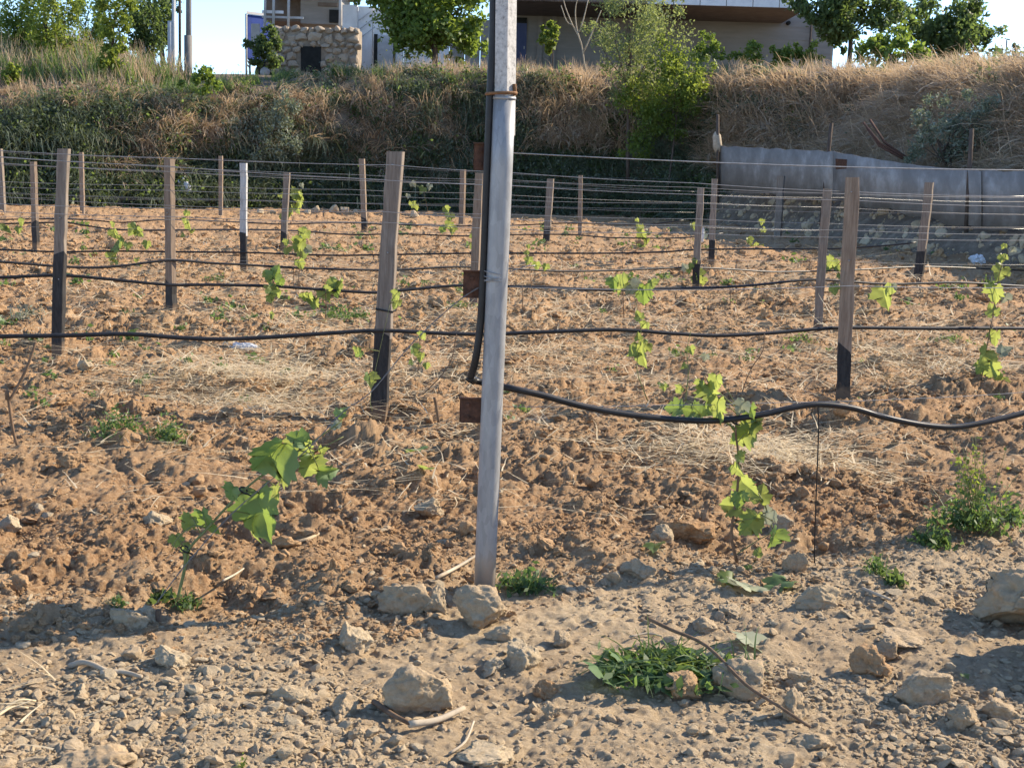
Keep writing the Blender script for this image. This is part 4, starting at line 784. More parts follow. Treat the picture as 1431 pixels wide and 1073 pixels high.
# thin drip tubes and stakes
def thin(name, row, pts, r, mat, label, cat, grp=None, off=0.0):
    o = MB().tube(spline([row.p(a, b, off) for a, b in pts], 4), r, 6).build(name, mat); tag(o, label, cat, grp)
thin('drip_tube', R1, [(1143, 566), (1144, 600), (1141, 680), (1139, 740), (1138, 792)], .0026, HOSE, 'thin black drip tube hanging from the front hose to the soil', 'tube')
thin('drip_tube', R2, [(1068, 466), (1066, 490), (1050, 515), (1038, 545), (1037, 570)], .003, CANE, 'thin dark curved tube below the knee high hose, right of the pole', 'tube')
thin('drip_tube', R2, [(638, 467), (630, 505), (612, 530), (592, 550)], .003, CANE, 'thin dark curved twig left of the hose elbow', 'twig')
thin('dry_cane', R1, [(50, 478), (35, 520), (12, 560), (10, 545), (18, 600), (24, 622)], .0032, CANE, 'bent bare vine cane at the left edge', 'cane', off=1.1)
thin('support_stake', R3, [(870, 398), (872, 445)], .004, CANE, 'short thin stake under the hose right of the pole', 'stake')
for rw, x, y0, y1, lb in ((R4, 655, 374, 415, 'just left of the middle rusty bracket'), (R3, 1020, 402, 432, 'right of the bright vine at the post foot'), (R4, 410, 374, 405, 'under the leafy vine right of the whitewashed post'), (R4, 75, 372, 396, 'behind the tall grey far left post'), (R5, 540, 356, 375, 'behind the thick tied post'),
        (R5, 870, 354, 374, 'left of the slender vine with the pale tip'), (R6, 490, 328, 342, 'left of the brown leaning post'), (R4, 1076, 380, 400, 'below the small shaded vine before the rubble step'), (R3, 730, 400, 432, 'just right of the metal pole'), (R5, 1320, 374, 396, 'right of the leaning post before the metal fence'),
        (R3, 455, 404, 445, 'over the low green weed patch'), (R6, 220, 322, 344, 'left of the two faced brown post'), (R6, 648, 330, 348, 'below the slender brown post')):
    thin('drip_tube', rw, [(x, y0), (x+.6, (y0+y1)/2), (x, y1)], .0034, CANE, 'thin dark drip tube hanging '+lb, 'tube', 'drip tubes of the far rows')
thin('support_stake', R1, [(613, 590), (610, 570), (607, 555)], .004, CANE, 'short bare twig stake left of the lowest rusty bracket', 'stake', off=.9)
WIRED = simple('dull_wire', (0.15, 0.14, 0.13), (0.24, 0.22, 0.2), 60, 0.6, 0.3, (1, 1, 1), 0)
# anchor wire and peg, left of the pole
aw = thing('anchor_wire', 'twisted anchor wire slanting from the metal pole down to a rusty peg', 'wire', R1.p(216, 850))
pts = [(690, 390), (640, 421), (575, 481), (520, 546), (478, 577), (425, 632), (330, 712), (262, 786), (216, 846)]
A = spline([R1.p(*q) for q in pts], 8)
for k_ in (0, 1):
    MB().tube([p+Vector((math.sin(i*1.3+k_*math.pi), 0, math.cos(i*1.3+k_*math.pi)))*.0014 for i, p in enumerate(A)], .0011, 5).build('strand', WIRED, aw)
MB().tube([R1.p(712, 380, -.04), R1.p(735, 372, -.05), R1.p(748, 371, -.04)], .0018, 5).build('loose_end', WIRE, aw)
p = on(220, 868); pg = MB().tube([p+Vector((0, 0, -.08)), p+Vector((0.004, 0, .038))], .0095, 10).build('anchor_peg', CANE); tag(pg, 'short rusty peg in the soil at the end of the anchor wire', 'peg')
# ================================================================ VINES
def vine(row, stem, leaves, label, seed=1, r=.005, off=-.02, ties=(), extra=(), grp='young vines', mats=None, name='grape_vine', cane=True, face=0.0):
    rr = random.Random(seed); b = row.p(*stem[0], off); t = thing(name, label, 'vine', b, group=grp)
    S = spline([row.p(*q, off) for q in stem], 4)
    MB().tube(S, [r*(1-.6*i/len(S)) for i in range(len(S))], 7).build('stem', CANE if cane else STEM, t)
    for e in extra:
        E = spline([row.p(*q, off-.01) for q in e], 4); MB().tube(E, [r*.6*(1-.6*i/len(E)) for i in range(len(E))], 5).build('shoot', STEM, t)
    for L in leaves:
        x, y, s = L[:3]; kind = L[3] if len(L) > 3 else 0; ang = L[4] if len(L) > 4 else None
        c = row.p(x, y, off+rr.uniform(-.05, .04)); size = pxw(s, c.y)*(1.08 if seed == 11 else 0.92)
        near = min(S, key=lambda q: (q-c).length)
        roll = math.radians(ang) if ang is not None else rr.uniform(-0.9, 0.9)+(math.pi if rr.random() < .8 else 0)
        M = Matrix.Translation(c) @ Euler((math.pi/2+rr.uniform(-.35, .45), roll, face+rr.uniform(-.7, .7)), 'XYZ').to_matrix().to_4x4()
        # M: leaf plane roughly upright; rotate in-plane by roll through Y after standing up
        R = Matrix.Rotation(face+rr.uniform(-.75, .75), 4, 'Z') @ Matrix.Rotation(math.pi/2-rr.uniform(-.3, .55), 4, 'X') @ Matrix.Rotation(roll, 4, 'Z')
        M = Matrix.Translation(c) @ R @ Matrix.Scale(size, 4) @ Matrix.Translation((0, -.45, 0))
        fo = rr.uniform(.3, .85) if kind != 3 else 1.3
        V, Fq = leaf_geo(M, fo, rr.uniform(.3, 1.0), rr); mb = MB(); mb.v = [tuple(q) for q in V]; mb.f = Fq; mb.m = [0]*len(Fq)
        mb.build('leaf', {0: VINE, 1: VINED, 2: PALELEAF, 3: VINED}[kind], t)
        st = M @ Vector((0, 0, 0)); MB().tube([near, near.lerp(st, .5)+Vector((0, -.004, .006)), st], [.0024, .002, .0014] if size > .06 else .0014, 5).build('petiole', STEM, t)
    for tx, ty in ties:
        c = row.p(tx, ty, off); MB().tube([c+Vector((math.cos(i*.8)*.012, math.sin(i*.8)*.012, .010*math.sin(i*.55))) for i in range(10)]+[c+Vector((.03, -.015, -.012))], .0028, 6).build('black_tie', HOSE, t)
    return t
vine(R1, [(248, 838), (258, 795), (262, 770), (290, 738), (335, 690), (385, 650), (430, 622), (478, 588)],
     [(366, 722, 74, 1, 195), (352, 738, 44, 0, 170), (374, 640, 66, 3, 140), (392, 662, 34, 0, 120), (290, 732, 42, 1, 200), (262, 732, 26, 0, 150), (424, 628, 44, 0, 200), (432, 655, 40, 0, 170), (413, 612, 28, 1, 60), (262, 774, 26, 0, 180), (322, 690, 28, 1, 150), (452, 630, 18, 0), (460, 659, 30, 3, 260), (478, 575, 18, 1), (470, 592, 15, 2), (246, 757, 20, 0), (385, 690, 26, 0, 210)],
     'big leaved young vine trained along the slanting anchor wire', 11, .0055, -.03, ((400, 626), (340, 686), (258, 768)), [[(290, 738), (270, 735), (248, 752), (240, 770)], [(385, 650), (440, 630), (480, 610)]], cane=False, face=-.35)
vine(R1, [(1030, 785), (1022, 745), (1030, 690), (1032, 640), (1028, 600), (1034, 575)],
     [(992, 552, 38), (1003, 575, 42), (978, 540, 20), (1042, 598, 42), (1034, 612, 40), (1056, 590, 28), (1030, 658, 24), (1046, 682, 40), (1064, 688, 34), (1020, 706, 40, 0, 90), (1032, 700, 30, 1), (1045, 735, 42), (1074, 715, 34, 2), (1082, 752, 32, 3), (1060, 728, 24), (1000, 535, 26), (1035, 570, 26, 2), (1050, 575, 24, 1), (1036, 640, 20)],
     'leafy young vine hanging on the front hose right of the pole', 12, .0065, -.02, ((1022, 588),), [[(1028, 600), (1005, 580), (995, 545), (985, 525)], [(1030, 690), (1060, 690), (1080, 740), (1078, 760)]], face=-.35)
vine(R1, [(1040, 812), (1046, 795), (1055, 785)], [(1046, 796, 16), (1060, 770, 16), (1052, 803, 14)], 'small shoot sprouting at the foot of the leafy front vine', 13, .002, .02, cane=False)
vine(R2, [(958, 560), (962, 520), (960, 490), (966, 460)], [(966, 490, 15), (955, 512, 12), (948, 545, 16), (985, 500, 14, 2), (940, 570, 30, 1, 90), (965, 575, 36, 1, 80), (992, 575, 26, 1), (928, 542, 12)], 'sparse thin vine with dull drooping leaves behind the front hose', 14, .0035, .4, grp='young vines', cane=False)
vine(R2, [(905, 560), (890, 515), (896, 470), (890, 430), (884, 405)], [(867, 402, 36), (858, 398, 24, 1), (898, 413, 36, 1), (886, 404, 30, 2), (892, 440, 16), (896, 498, 38), (900, 486, 22), (892, 470, 14), (900, 455, 16), (912, 398, 16)], 'young vine with two dark leaves up at the thin wire, right of the pole', 15, .0035, cane=False, face=-.3)
vine(R2, [(1370, 545), (1376, 500), (1384, 460), (1392, 410), (1400, 370), (1412, 347)], [(1400, 362, 15), (1397, 383, 28), (1390, 412, 32), (1386, 432, 22), (1404, 418, 18, 2), (1390, 473, 24), (1406, 490, 22, 2), (1374, 500, 34), (1386, 520, 38), (1396, 535, 24), (1370, 515, 22), (1365, 540, 14), (1402, 345, 10), (1415, 350, 10, 2)], 'tall young vine climbing to a bare tendril at the right edge', 16, .004, ties=((1386, 458),), face=-.3)
vine(R2, [(1244, 402), (1247, 400), (1250, 396)], [(1236, 416, 36, 0, 200), (1250, 402, 12, 2)], 'single bright backlit vine leaf dangling from a wire', 17, .002, cane=False, face=-.4)
vine(R2, [(1172, 402), (1170, 398)], [(1166, 406, 17)], 'small bright leaf peeping out left of the thick brown post', 18, .002, .05, cane=False)
vine(R4, [(972, 412), (974, 395), (966, 372)], [(964, 377, 18), (978, 388, 22), (956, 372, 12, 2), (972, 392, 18), (970, 366, 10), (982, 394, 14)], 'bright young vine at the foot of the grey post left of the thick right ones', 19, .004)
vine(R5, [(968, 345), (970, 318)], [(969, 317, 11), (981, 330, 14, 2)], 'tiny leaf pair left of the straight grey post', 20, .003)
vine(R6, [(1062, 352), (1055, 340), (1066, 325), (1065, 310)], [(1048, 338, 14), (1056, 346, 13), (1064, 345, 12), (1065, 311, 10), (1067, 320, 9)], 'small vine in the shade before the rubble step', 21, .004)
vine(R4, [(1165, 400), (1163, 370)], [(1160, 368, 20), (1168, 372, 18), (1175, 388, 13), (1156, 378, 10)], 'bright clump of vine leaves behind the two thick right posts', 22, .004)
vine(R6, [(905, 360), (898, 330), (890, 305)], [(893, 317, 13), (898, 330, 16), (903, 338, 12), (891, 308, 7), (896, 349, 16), (916, 350, 14, 1), (932, 350, 12), (902, 362, 18, 1), (925, 358, 14)], 'slender vine with pale tip second right of the metal pole', 23, .004)
vine(R6, [(638, 335), (628, 310), (622, 290)], [(624, 293, 12), (628, 304, 16), (626, 315, 15), (632, 322, 14), (618, 322, 12, 1)], 'bright upright vine left of the slender brown post', 24, .004)
vine(R5, [(664, 365), (666, 340), (668, 312)], [(667, 315, 16), (663, 332, 14), (665, 345, 17), (667, 355, 14)], 'bright vine against the pale brown post beside the hose', 25, .004, -.1)
vine(R8, [(600, 312), (596, 285), (590, 262)], [(590, 266, 12), (577, 285, 12), (582, 290, 10), (600, 262, 10, 2), (578, 258, 10, 2), (570, 275, 8, 2)], 'thin vine with white dry tips in front of the shaded bank', 26, .006)
vine(R6, [(404, 340), (402, 310), (412, 285), (418, 262)], [(412, 268, 18), (418, 283, 18), (403, 298, 17), (394, 271, 12), (398, 302, 14), (414, 292, 16), (422, 260, 8, 2), (420, 276, 14)], 'young vine climbing the grey post near the white stones', 27, .005, -.1)
vine(R4, [(416, 400), (420, 365), (422, 330)], [(424, 328, 20), (417, 344, 26), (424, 355, 24), (405, 348, 18), (432, 350, 14, 2), (420, 370, 18), (400, 340, 12), (422, 336, 16)], 'leafy bright vine right of the whitewashed post', 28, .004)
vine(R3, [(382, 448), (380, 420), (384, 385)], [(386, 380, 26, 1), (376, 388, 20), (380, 402, 22), (388, 410, 18), (378, 418, 16), (379, 442, 13), (390, 395, 18, 1)], 'dull green vine standing free below the near hoses on the left', 29, .003)
vine(R3, [(448, 440), (444, 420), (466, 404)], [(438, 425, 22), (432, 418, 20), (466, 402, 26, 0, 150), (455, 412, 24), (476, 398, 16), (425, 416, 14), (470, 410, 18, 1)], 'low sprawling vine with bright leaves left of the thick tied post', 30, .003)
vine(R5, [(170, 384), (163, 350), (158, 310)], [(158, 315, 11), (160, 328, 17), (163, 342, 20, 1), (158, 356, 18), (170, 338, 18), (185, 322, 20), (195, 326, 16), (205, 343, 14), (194, 375, 12), (178, 345, 14), (160, 366, 13), (192, 362, 10)], 'wide bright vine between the tall grey and the two faced posts', 31, .004)
vine(R6, [(266, 330), (262, 305)], [(260, 299, 11), (258, 310, 12), (264, 318, 14), (255, 328, 8), (270, 322, 10)], 'small bright vine right of the two faced post', 32, .004)
vine(R5, [(10, 350), (8, 320)], [(4, 316, 13), (12, 322, 12), (30, 312, 14), (26, 322, 12)], 'blurred bright vine at the left edge behind the brown post', 33, .004)
vine(R3, [(745, 420), (738, 360)], [(736, 352, 9), (738, 365, 14), (750, 372, 14), (762, 374, 12), (738, 345, 7)], 'pale vine shoot just right of the metal pole at the twist of wire', 34, .003)
vine(R2, [(584, 520), (586, 490), (588, 465)], [(580, 491, 20), (590, 470, 16), (588, 500, 16), (596, 512, 12), (574, 505, 10)], 'thin vine under the hose between the tied post and the pole', 35, .003, .2)
vine(R2, [(520, 575), (519, 545), (545, 425)], [(517, 532, 24, 0, 180), (552, 414, 18), (553, 425, 18), (500, 494, 16, 1), (497, 490, 12)], 'few leaves growing against the thick tied post', 36, .002, .06, cane=False)
vine(R8, [(790, 332), (812, 326)], [(816, 322, 9), (812, 326, 8)], 'tiny shoot at the foot of the thin pale post', 37, .004)
# fallen vine leaves on the verge
def fallen(px, py, s, mat, label, seed):
    rr = random.Random(seed); p = on(px, py); M = Matrix.Translation(p+Vector((0, 0, .018))) @ Euler((rr.uniform(-.25, .1), rr.uniform(-.3, .3), rr.uniform(0, 6))).to_matrix().to_4x4() @ Matrix.Scale(pxw(s, p.y), 4)
    V, Fq = leaf_geo(M, .35, .6, rr); mb = MB(); mb.v = [tuple(q) for q in V]; mb.f = Fq; mb.m = [0]*len(Fq); tag(mb.build('fallen_leaf', mat), label, 'leaf')
fallen(1007, 815, 40, VINE, 'bright green leaf lying on the verge left of a wilted pale one', 1); fallen(1050, 832, 62, PALELEAF, 'wilted silvery leaf lying on the verge in front of the leafy vine', 2); fallen(1098, 818, 50, VINED, 'dull green leaf lying beside the long flat stone', 3)
fallen(840, 782, 60, VINED, 'dark shiny leaf lying right of the weed at the pole', 4); fallen(815, 778, 26, VINE, 'yellowish leaf lying at the end of the dark shiny leaf', 5); fallen(915, 766, 30, VINE, 'light leaf lying between two clods right of the pole', 6); fallen(1035, 895, 60, PALELEAF, 'large greyish leaf on the right of the pulled weeds', 7); fallen(600, 660, 26, VINE, 'little green leaf on the soil left of the pole', 8); fallen(588, 634, 34, VINED, 'dull leaf on the soil behind the little green one', 9)
fallen(1345, 950, 14, VINE, 'scrap of green leaf on the stony right verge', 10)
# ================================================================ WEEDS
def weed(px, py, wpx, hpx, label, mat, seed, n_leaf=160, n_blade=50, stalks=0, name='weed', cat='weed', sp=0.8, leaf=0.03):
    p = on(px, py); g = np.random.default_rng(seed); t = thing(name, label, cat, p, g.uniform(0, 6)); W, Hh = pxw(wpx, p.y)/2, pxw(hpx, p.y)
    if n_leaf:
        C = np.stack([g.normal(0, .5, n_leaf)*W, g.normal(0, .5, n_leaf)*W*.7, np.abs(g.normal(0, .45, n_leaf))*Hh], 1); C[:, 2] *= np.clip(1.15-np.hypot(C[:, 0], C[:, 1])/W/1.4, .15, 1)
        V, Fq = leaf_quads(C, leaf, g, -.2, 2.2); link(bpy.data.objects.new('leaves', mesh_np('leaves', V, Fq, mat)), t)
    if n_blade: link(bpy.data.objects.new('blades', blade_tuft('blades', n_blade, Hh*1.1, mat, sp*1.4, .9, .0028+.0006*p.y/4, 4, (0, 0), W*.35, seed+50)), t)
    if stalks:
        mb = MB(); hd = []
        for i in range(stalks):
            a = Vector((g.normal(0, .3)*W, g.normal(0, .3)*W*.6, 0)); b = a+Vector((g.normal(0, .35)*W, g.normal(0, .2)*W, Hh*g.uniform(1.2, 2.1))); mb.tube(spline([a, a.lerp(b, .5)+Vector((g.normal(0, .01), g.normal(0, .01), 0)), b], 3), [.0018-.00016*j for j in range(7)], 5)
            for _ in range(9): f = g.uniform(.45, 1); hd.append(np.array(a.lerp(b, f))+g.normal(0, .012, 3))
        o = mb.build('flower_stalks', STEM); o.parent = t; tag(o, kind='stuff'); V, Fq = leaf_quads(np.array(hd), .016, g, .2, 1.3); tag(link(bpy.data.objects.new('seed_heads', mesh_np('seed_heads', V, Fq, LEAF_LIME)), t), kind='stuff')
    return t
weed(1355, 735, 110, 62, 'tall bushy weed with thin flower stalks on the right verge', WEED, 1, 460, 60, 24, leaf=.034)
weed(1305, 758, 70, 34, 'low leafy weed left of the tall bushy one', WEED, 2, 260, 30, leaf=.03)
weed(1410, 728, 60, 36, 'leafy weed at the right edge beside the tall bushy one', WEED, 3, 220, 30, leaf=.03)
weed(1225, 802, 40, 34, 'small fresh weed on the soil edge right of the drip tube', WEED, 4, 120, 46, leaf=.022)
weed(1250, 815, 44, 18, 'wilted dark weed right of the small fresh one', LEAF_DARK, 5, 60, 26, leaf=.04)
weed(735, 822, 90, 34, 'spiky green weed at the foot of the metal pole', WEED, 6, 160, 190, leaf=.03, sp=1.1)
weed(165, 606, 76, 40, 'low green weed on the ploughed soil at the left', WEED, 7, 420, 40, leaf=.026)
weed(237, 612, 60, 32, 'second low green weed, right of the first one', WEED, 8, 320, 30, leaf=.024)
weed(95, 596, 30, 16, 'tiny grey green weed left of the two low ones', LEAF_GREY, 9, 100, 16, leaf=.02)
weed(470, 448, 90, 24, 'low green weed patch left of the thick tied post', WEED, 10, 420, 80, leaf=.04)
weed(505, 446, 40, 14, 'small weed tight against the thick tied post', WEED, 11, 120, 30, leaf=.04)
weed(172, 444, 60, 12, 'dark flat weed between the two left posts', LEAF_DARK, 12, 200, 30, leaf=.05)
weed(40, 445, 90, 20, 'pale grassy weed at the left edge by the tall grey post', LEAF_GREY, 13, 120, 120, leaf=.03)
weed(162, 848, 40, 18, 'little bright weed behind the pale stone at the left', WEED, 14, 150, 30, leaf=.016)
weed(262, 846, 44, 20, 'little weed at the foot of the big leaved vine', WEED, 15, 130, 24, leaf=.02)
weed(225, 836, 46, 10, 'wilted dark leaves at the foot of the big leaved vine', LEAF_DARK, 16, 60, 16, leaf=.045)
weed(1120, 476, 50, 12, 'small weed left of the thick brown post', WEED, 17, 110, 20, leaf=.03)
weed(1330, 478, 60, 12, 'low weed patch below the hose at the right', WEED, 18, 130, 24, leaf=.03)
weed(1360, 380, 60, 12, 'pale grassy weed between the far right posts', LEAF_LIME, 19, 60, 60, leaf=.04)
weed(338, 1072, 14, 18, 'single green sprout at the lower edge', LEAF_LIME, 20, 16, 8, leaf=.012)
for i, (x, y, w_, h_, lb) in enumerate(((1015, 398, 24, 10, 'dark weed tuft under the hose right of the bright vine at the post foot'), (1112, 408, 20, 6, 'tiny weed tuft left of the grey post by the thick brown one'), (600, 400, 40, 10, 'thin weeds beneath the hose between the thick tied post and the rusty bracket'),
        (640, 430, 50, 14, 'weeds below the middle rusty bracket of the metal pole'), (300, 392, 40, 10, 'weed patch left of the whitewashed post foot'), (760, 352, 30, 8, 'weeds at the foot of the leaning post first right of the metal pole'), (850, 368, 40, 8, 'weed strip left of the slender vine with the pale tip'))):
    weed(x, y, w_, h_, lb, WEED, 40+i, 70, 24, leaf=.045)['group'] = 'weed patches in the far rows'
# heap of pulled weeds with a cane on it
def heap():
    p = on(925, 945); g = np.random.default_rng(77); t = thing('pulled_weeds', 'heap of freshly pulled green weeds lying on the verge', 'weeds', p); s = p.y/F_PX
    n = 420; C = np.stack([np.clip(g.normal(0, 42, n), -95, 100)*s, np.clip(g.normal(0, 26, n), -45, 45)*s*1.6, np.clip(np.abs(g.normal(0, 10, n)), 0, 22)*s+.005], 1); C[:, 0] += .01
    V, Fq = leaf_quads(C, .055, g, -.1, 2.2); V[:, 2] = V[:, 2]*.7+.012; link(bpy.data.objects.new('leaves', mesh_np('leaves', V, Fq, WEED)), t)
    for j, (ox, m_) in enumerate(((-60, WEED), (-10, LEAF_MID), (50, WEED), (90, WEED), (20, LEAF_LIME))):
        b = link(bpy.data.objects.new('stalks', blade_tuft('stalks', 34, .17, m_, 3.6, 1.1, .0035, 5, (0, 0), .03, 200+j)), t); b.location = (ox*s, g.normal(0, .02), .03)
    for x, y, s_, m_ in ((-100, 6, 70, VINED), (-55, -8, 50, VINED), (90, -18, 60, PALELEAF), (10, 5, 55, VINE), (-85, -20, 36, VINE), (45, 8, 40, VINED)):
        M = Matrix.Translation((x*s, -y*s*1.5, .03)) @ Euler((g.uniform(-.2, .5), g.uniform(-.4, .4), g.uniform(0, 6))).to_matrix().to_4x4() @ Matrix.Scale(s_*s, 4); V, Fq = leaf_geo(M, .4, .8, random.Random(int(x)))
        mb = MB(); mb.v = [tuple(q) for q in V]; mb.f = Fq; mb.m = [0]*len(Fq); o = mb.build('broad_leaf', m_); o.parent = t
heap()
def stick(pts, r, mat, label, cat='stick', lift=.015, name='stick'):
    Q = [on(a, b)+Vector((0, 0, c if c else lift)) for a, b, c in pts]; o = MB().tube(spline(Q, 4), [r*(1-.45*i/(4*len(Q))) for i in range(4*(len(Q)-1)+1)], 8).build(name, mat); tag(o, label, cat)
stick([(900, 912, .11), (935, 925, .10), (985, 944, .09), (1040, 985, .06), (1085, 1008, .045), (1132, 1026, .02)], .006, CANE, 'long thin dark cane lying over the pulled weeds down to the verge', 'cane', name='dry_cane')
stick([(610, 815, .02), (640, 803, .03), (668, 793, .05)], .007, STICK, 'pale dry stick leaning at the left foot of the metal pole')
stick([(415, 762, .012), (435, 756, .014), (455, 746, .018)], .008, PALE, 'short pale curved stick below the big leaved vine')
stick([(312, 815, .01), (330, 806, .012), (346, 796, .015)], .004, STICK, 'short thin straw coloured stick left of a soil clod')
stick([(572, 1022, .02), (610, 1016, .02), (648, 1004, .03)], .010, STICK, 'thick pale stick lying against the big front boulder', 'stick')
stick([(522, 990, .02), (548, 1008, .02), (575, 1022, .02)], .008, CANE, 'dark stick in the shade of the big front boulder')
stick([(628, 1058, .01), (650, 1042, .012), (662, 1015, .015)], .004, STICK, 'curved straw root below the big front boulder')
stick([(1205, 826, .01), (1225, 834, .01), (1245, 842, .01)], .007, STICK, 'short grey stick lying right of the long flat stone')
stick([(98, 935, .01), (120, 932, .014), (150, 942, .01)], .009, STICK, 'curved root piece on the left verge'); stick([(140, 946, .012), (170, 944, .012), (198, 950, .01)], .008, STICK, 'second root piece on the left verge')
for i, (a, b) in enumerate((((0, 1000), (45, 988)), ((-5, 1006), (40, 994)), ((5, 996), (50, 984)))): stick([(*a, .01), ((a[0]+b[0])/2, (a[1]+b[1])/2-2, .02), (*b, .01)], .004, STRAW, ['lowest', 'middle', 'topmost'][(1, 0, 2)[i]]+' of three straws lying at the left edge of the verge')
stick([(880, 893, .008), (905, 889, .01), (925, 892, .008)], .004, STICK, 'short thin twig above the heap of pulled weeds')
# ================================================================ ROCKS one by one
def rock(px, py, wpx, hpx, label, mat, seed, cat='rock', deep=.95, sink=.36, cuts=10, sub=4, name='rock', rough=.16, grp=None, rz=None):
    p = on(px, py); W = pxw(wpx, p.y)/2; Hh = pxw(hpx*.88, p.y)/(1-sink)*.5
    me = rock_mesh(name, mat, seed, max(sub, 5) if wpx > 28 else 4, (1, deep, Hh/W), cuts+4, rough); o = link(bpy.data.objects.new(name, me)); rr = random.Random(seed); o.scale = (W*1.14,)*3
    o.location = (p.x, p.y+W*deep*.75, p.z+Hh*(1-2*sink)*.95); o.rotation_euler = (rr.uniform(-.12, .12), rr.uniform(-.15, .15), rz if rz is not None else rr.uniform(-.3, .3)); tag(o, label, cat, grp); return o
B = rock
B(586, 1003, 102, 72, 'big rounded brown boulder on the verge in front of the pole', ROCK, 1, 'boulder', .8, .15, 9, 4, 'boulder', .14)
B(672, 880, 88, 62, 'large light brown rock against the foot of the metal pole', ROCK, 2, 'rock', .7, .15)
B(565, 862, 92, 46, 'flat topped brown rock left of the one at the pole foot', ROCK, 3); B(604, 856, 46, 40, 'smaller pale rock wedged between the two rocks left of the pole', PALE, 4)
B(732, 934, 66, 44, 'pale rugged rock right of the big front boulder', PALE, 5); B(698, 898, 60, 26, 'thin slab of stone tilted behind the pale rugged rock', PALE, 6, deep=.5); B(690, 938, 42, 16, 'small flat pale stone left of the pale rugged rock', PALE, 7)
B(490, 910, 62, 44, 'greyish rock on the verge left of the pole foot', PALE, 8); B(1302, 988, 92, 66, 'large grey boulder on the right verge', ROCK, 9, 'boulder', .8, .15, 9, 4, 'boulder')
B(1040, 972, 96, 50, 'long low grey rock beside the dark cane', ROCK, 10); B(1148, 852, 90, 36, 'long flat pale stone below the drip tube', PALE, 11, deep=.6); B(1112, 1010, 56, 46, 'angular grey rock right of the dark cane', ROCK, 12, cuts=14)
B(1460, 882, 200, 84, 'very large brown boulder cut off by the right edge', ROCK, 13, 'boulder', .7, .12, 9, 4, 'boulder'); B(895, 812, 62, 32, 'pale rock on the soil edge right of the pole', ROCK, 14); B(862, 815, 26, 22, 'small pale rock beside the one right of the pole', PALE, 15)
B(968, 762, 78, 38, 'large reddish soil clod with a grey stone at its left', CLOD, 16, 'clod', .8, .2, 6, 4, 'soil_clod', .3); B(925, 760, 34, 26, 'grey stone at the left of the large reddish clod', PALE, 17)
B(172, 882, 62, 36, 'pale angular rock near the rusty peg', PALE, 18); B(202, 872, 40, 26, 'rounded light rock right of the pale angular one', PALE, 19); B(240, 932, 56, 28, 'low pale rock in the middle of the left verge', PALE, 20); B(180, 920, 28, 18, 'grey cube like stone on the left verge', ROCK, 21)
B(128, 1085, 100, 44, 'brown rock cut off by the lower edge at the left', ROCK, 22); B(94, 658, 46, 28, 'brown block shaped clod on the left soil', CLOD, 23, 'clod', .7, .15, 13, 4, 'soil_clod', .12); B(18, 838, 44, 36, 'large clod at the left edge of the soil', CLOD, 24, 'clod', .8, .2, 8, 4, 'soil_clod', .2)
B(598, 718, 46, 26, 'pale pinkish rock on the soil left of the pole', PALE, 25); B(1385, 774, 36, 30, 'round light rock below the leafy weed at the right', ROCK, 26); B(1425, 770, 30, 22, 'grey stone at the right edge by the round light rock', ROCK, 27)
B(405, 985, 64, 26, 'flat buried slab on the left verge', PALE, 28, deep=.6); B(467, 815, 36, 42, 'upright clod on the soil edge left of the pole', CLOD, 29, 'clod', .8, .15, 10, 4, 'soil_clod', .2); B(488, 828, 34, 20, 'small clod leaning on the upright one', CLOD, 30, 'clod', .8, .2, 10, 3, 'soil_clod')
B(116, 515, 22, 16, 'small pale block right of the tall grey post foot', PALE, 31); B(680, 1072, 116, 26, 'flat light slab at the lower edge below the boulder', PALE, 32, deep=.8, sink=.3); B(218, 736, 50, 20, 'pale flat stone left of the big leaved vine', PALE, 33)
B(8, 742, 34, 24, 'white stone at the left edge', PALE, 34); B(1350, 1018, 56, 34, 'grey rock below the large grey boulder', ROCK, 35); B(1405, 1005, 60, 28, 'long brown rock at the right edge', ROCK, 36); B(1245, 925, 46, 30, 'brown rock up left of the large grey boulder', ROCK, 37)
B(1222, 945, 60, 42, 'dusty clod heap behind the large grey boulder', CLOD, 38, 'clod', .8, .2, 7, 4, 'soil_clod', .25); B(1122, 957, 46, 18, 'light flat stone above the angular grey rock', PALE, 39); B(1268, 905, 70, 20, 'flat tan slab left of the very large boulder', ROCK, 40)
B(1110, 800, 40, 32, 'tilted brown stone left of the drip tube foot', ROCK, 41, deep=.4); B(390, 768, 62, 20, 'long brown clod below the big vine leaf', CLOD, 42, 'clod', .5, .2, 8, 4, 'soil_clod', .2); B(785, 905, 36, 22, 'dusty stone above right of the pale rugged rock', ROCK, 43); B(760, 978, 46, 30, 'brown crumbly clod below the pale rugged rock', CLOD, 44, 'clod', .8, .2, 8, 4, 'soil_clod', .25)
B(770, 1005, 34, 22, 'grey pebble shaped rock below the brown crumbly clod', ROCK, 45); B(745, 995, 22, 16, 'small round grey stone left of the pebble shaped rock', PALE, 46); B(478, 1000, 46, 30, 'grey stone in the shade left of the big front boulder', ROCK, 47); B(500, 1035, 40, 24, 'second grey stone in the shade below left of the boulder', ROCK, 48)
B(950, 700, 40, 20, 'brown clod on the soil left of the leafy vine', CLOD, 49, 'clod', .8, .2, 8, 3, 'soil_clod', .2); B(640, 668, 60, 20, 'low clod heap on the soil just left of the pole', CLOD, 50, 'clod', .8, .2, 6, 4, 'soil_clod', .3); B(1140, 1048, 60, 26, 'grey slab at the end of the dark cane', ROCK, 51); B(1095, 740, 40, 18, 'pale stone on the soil left of the drip tube', ROCK, 52)
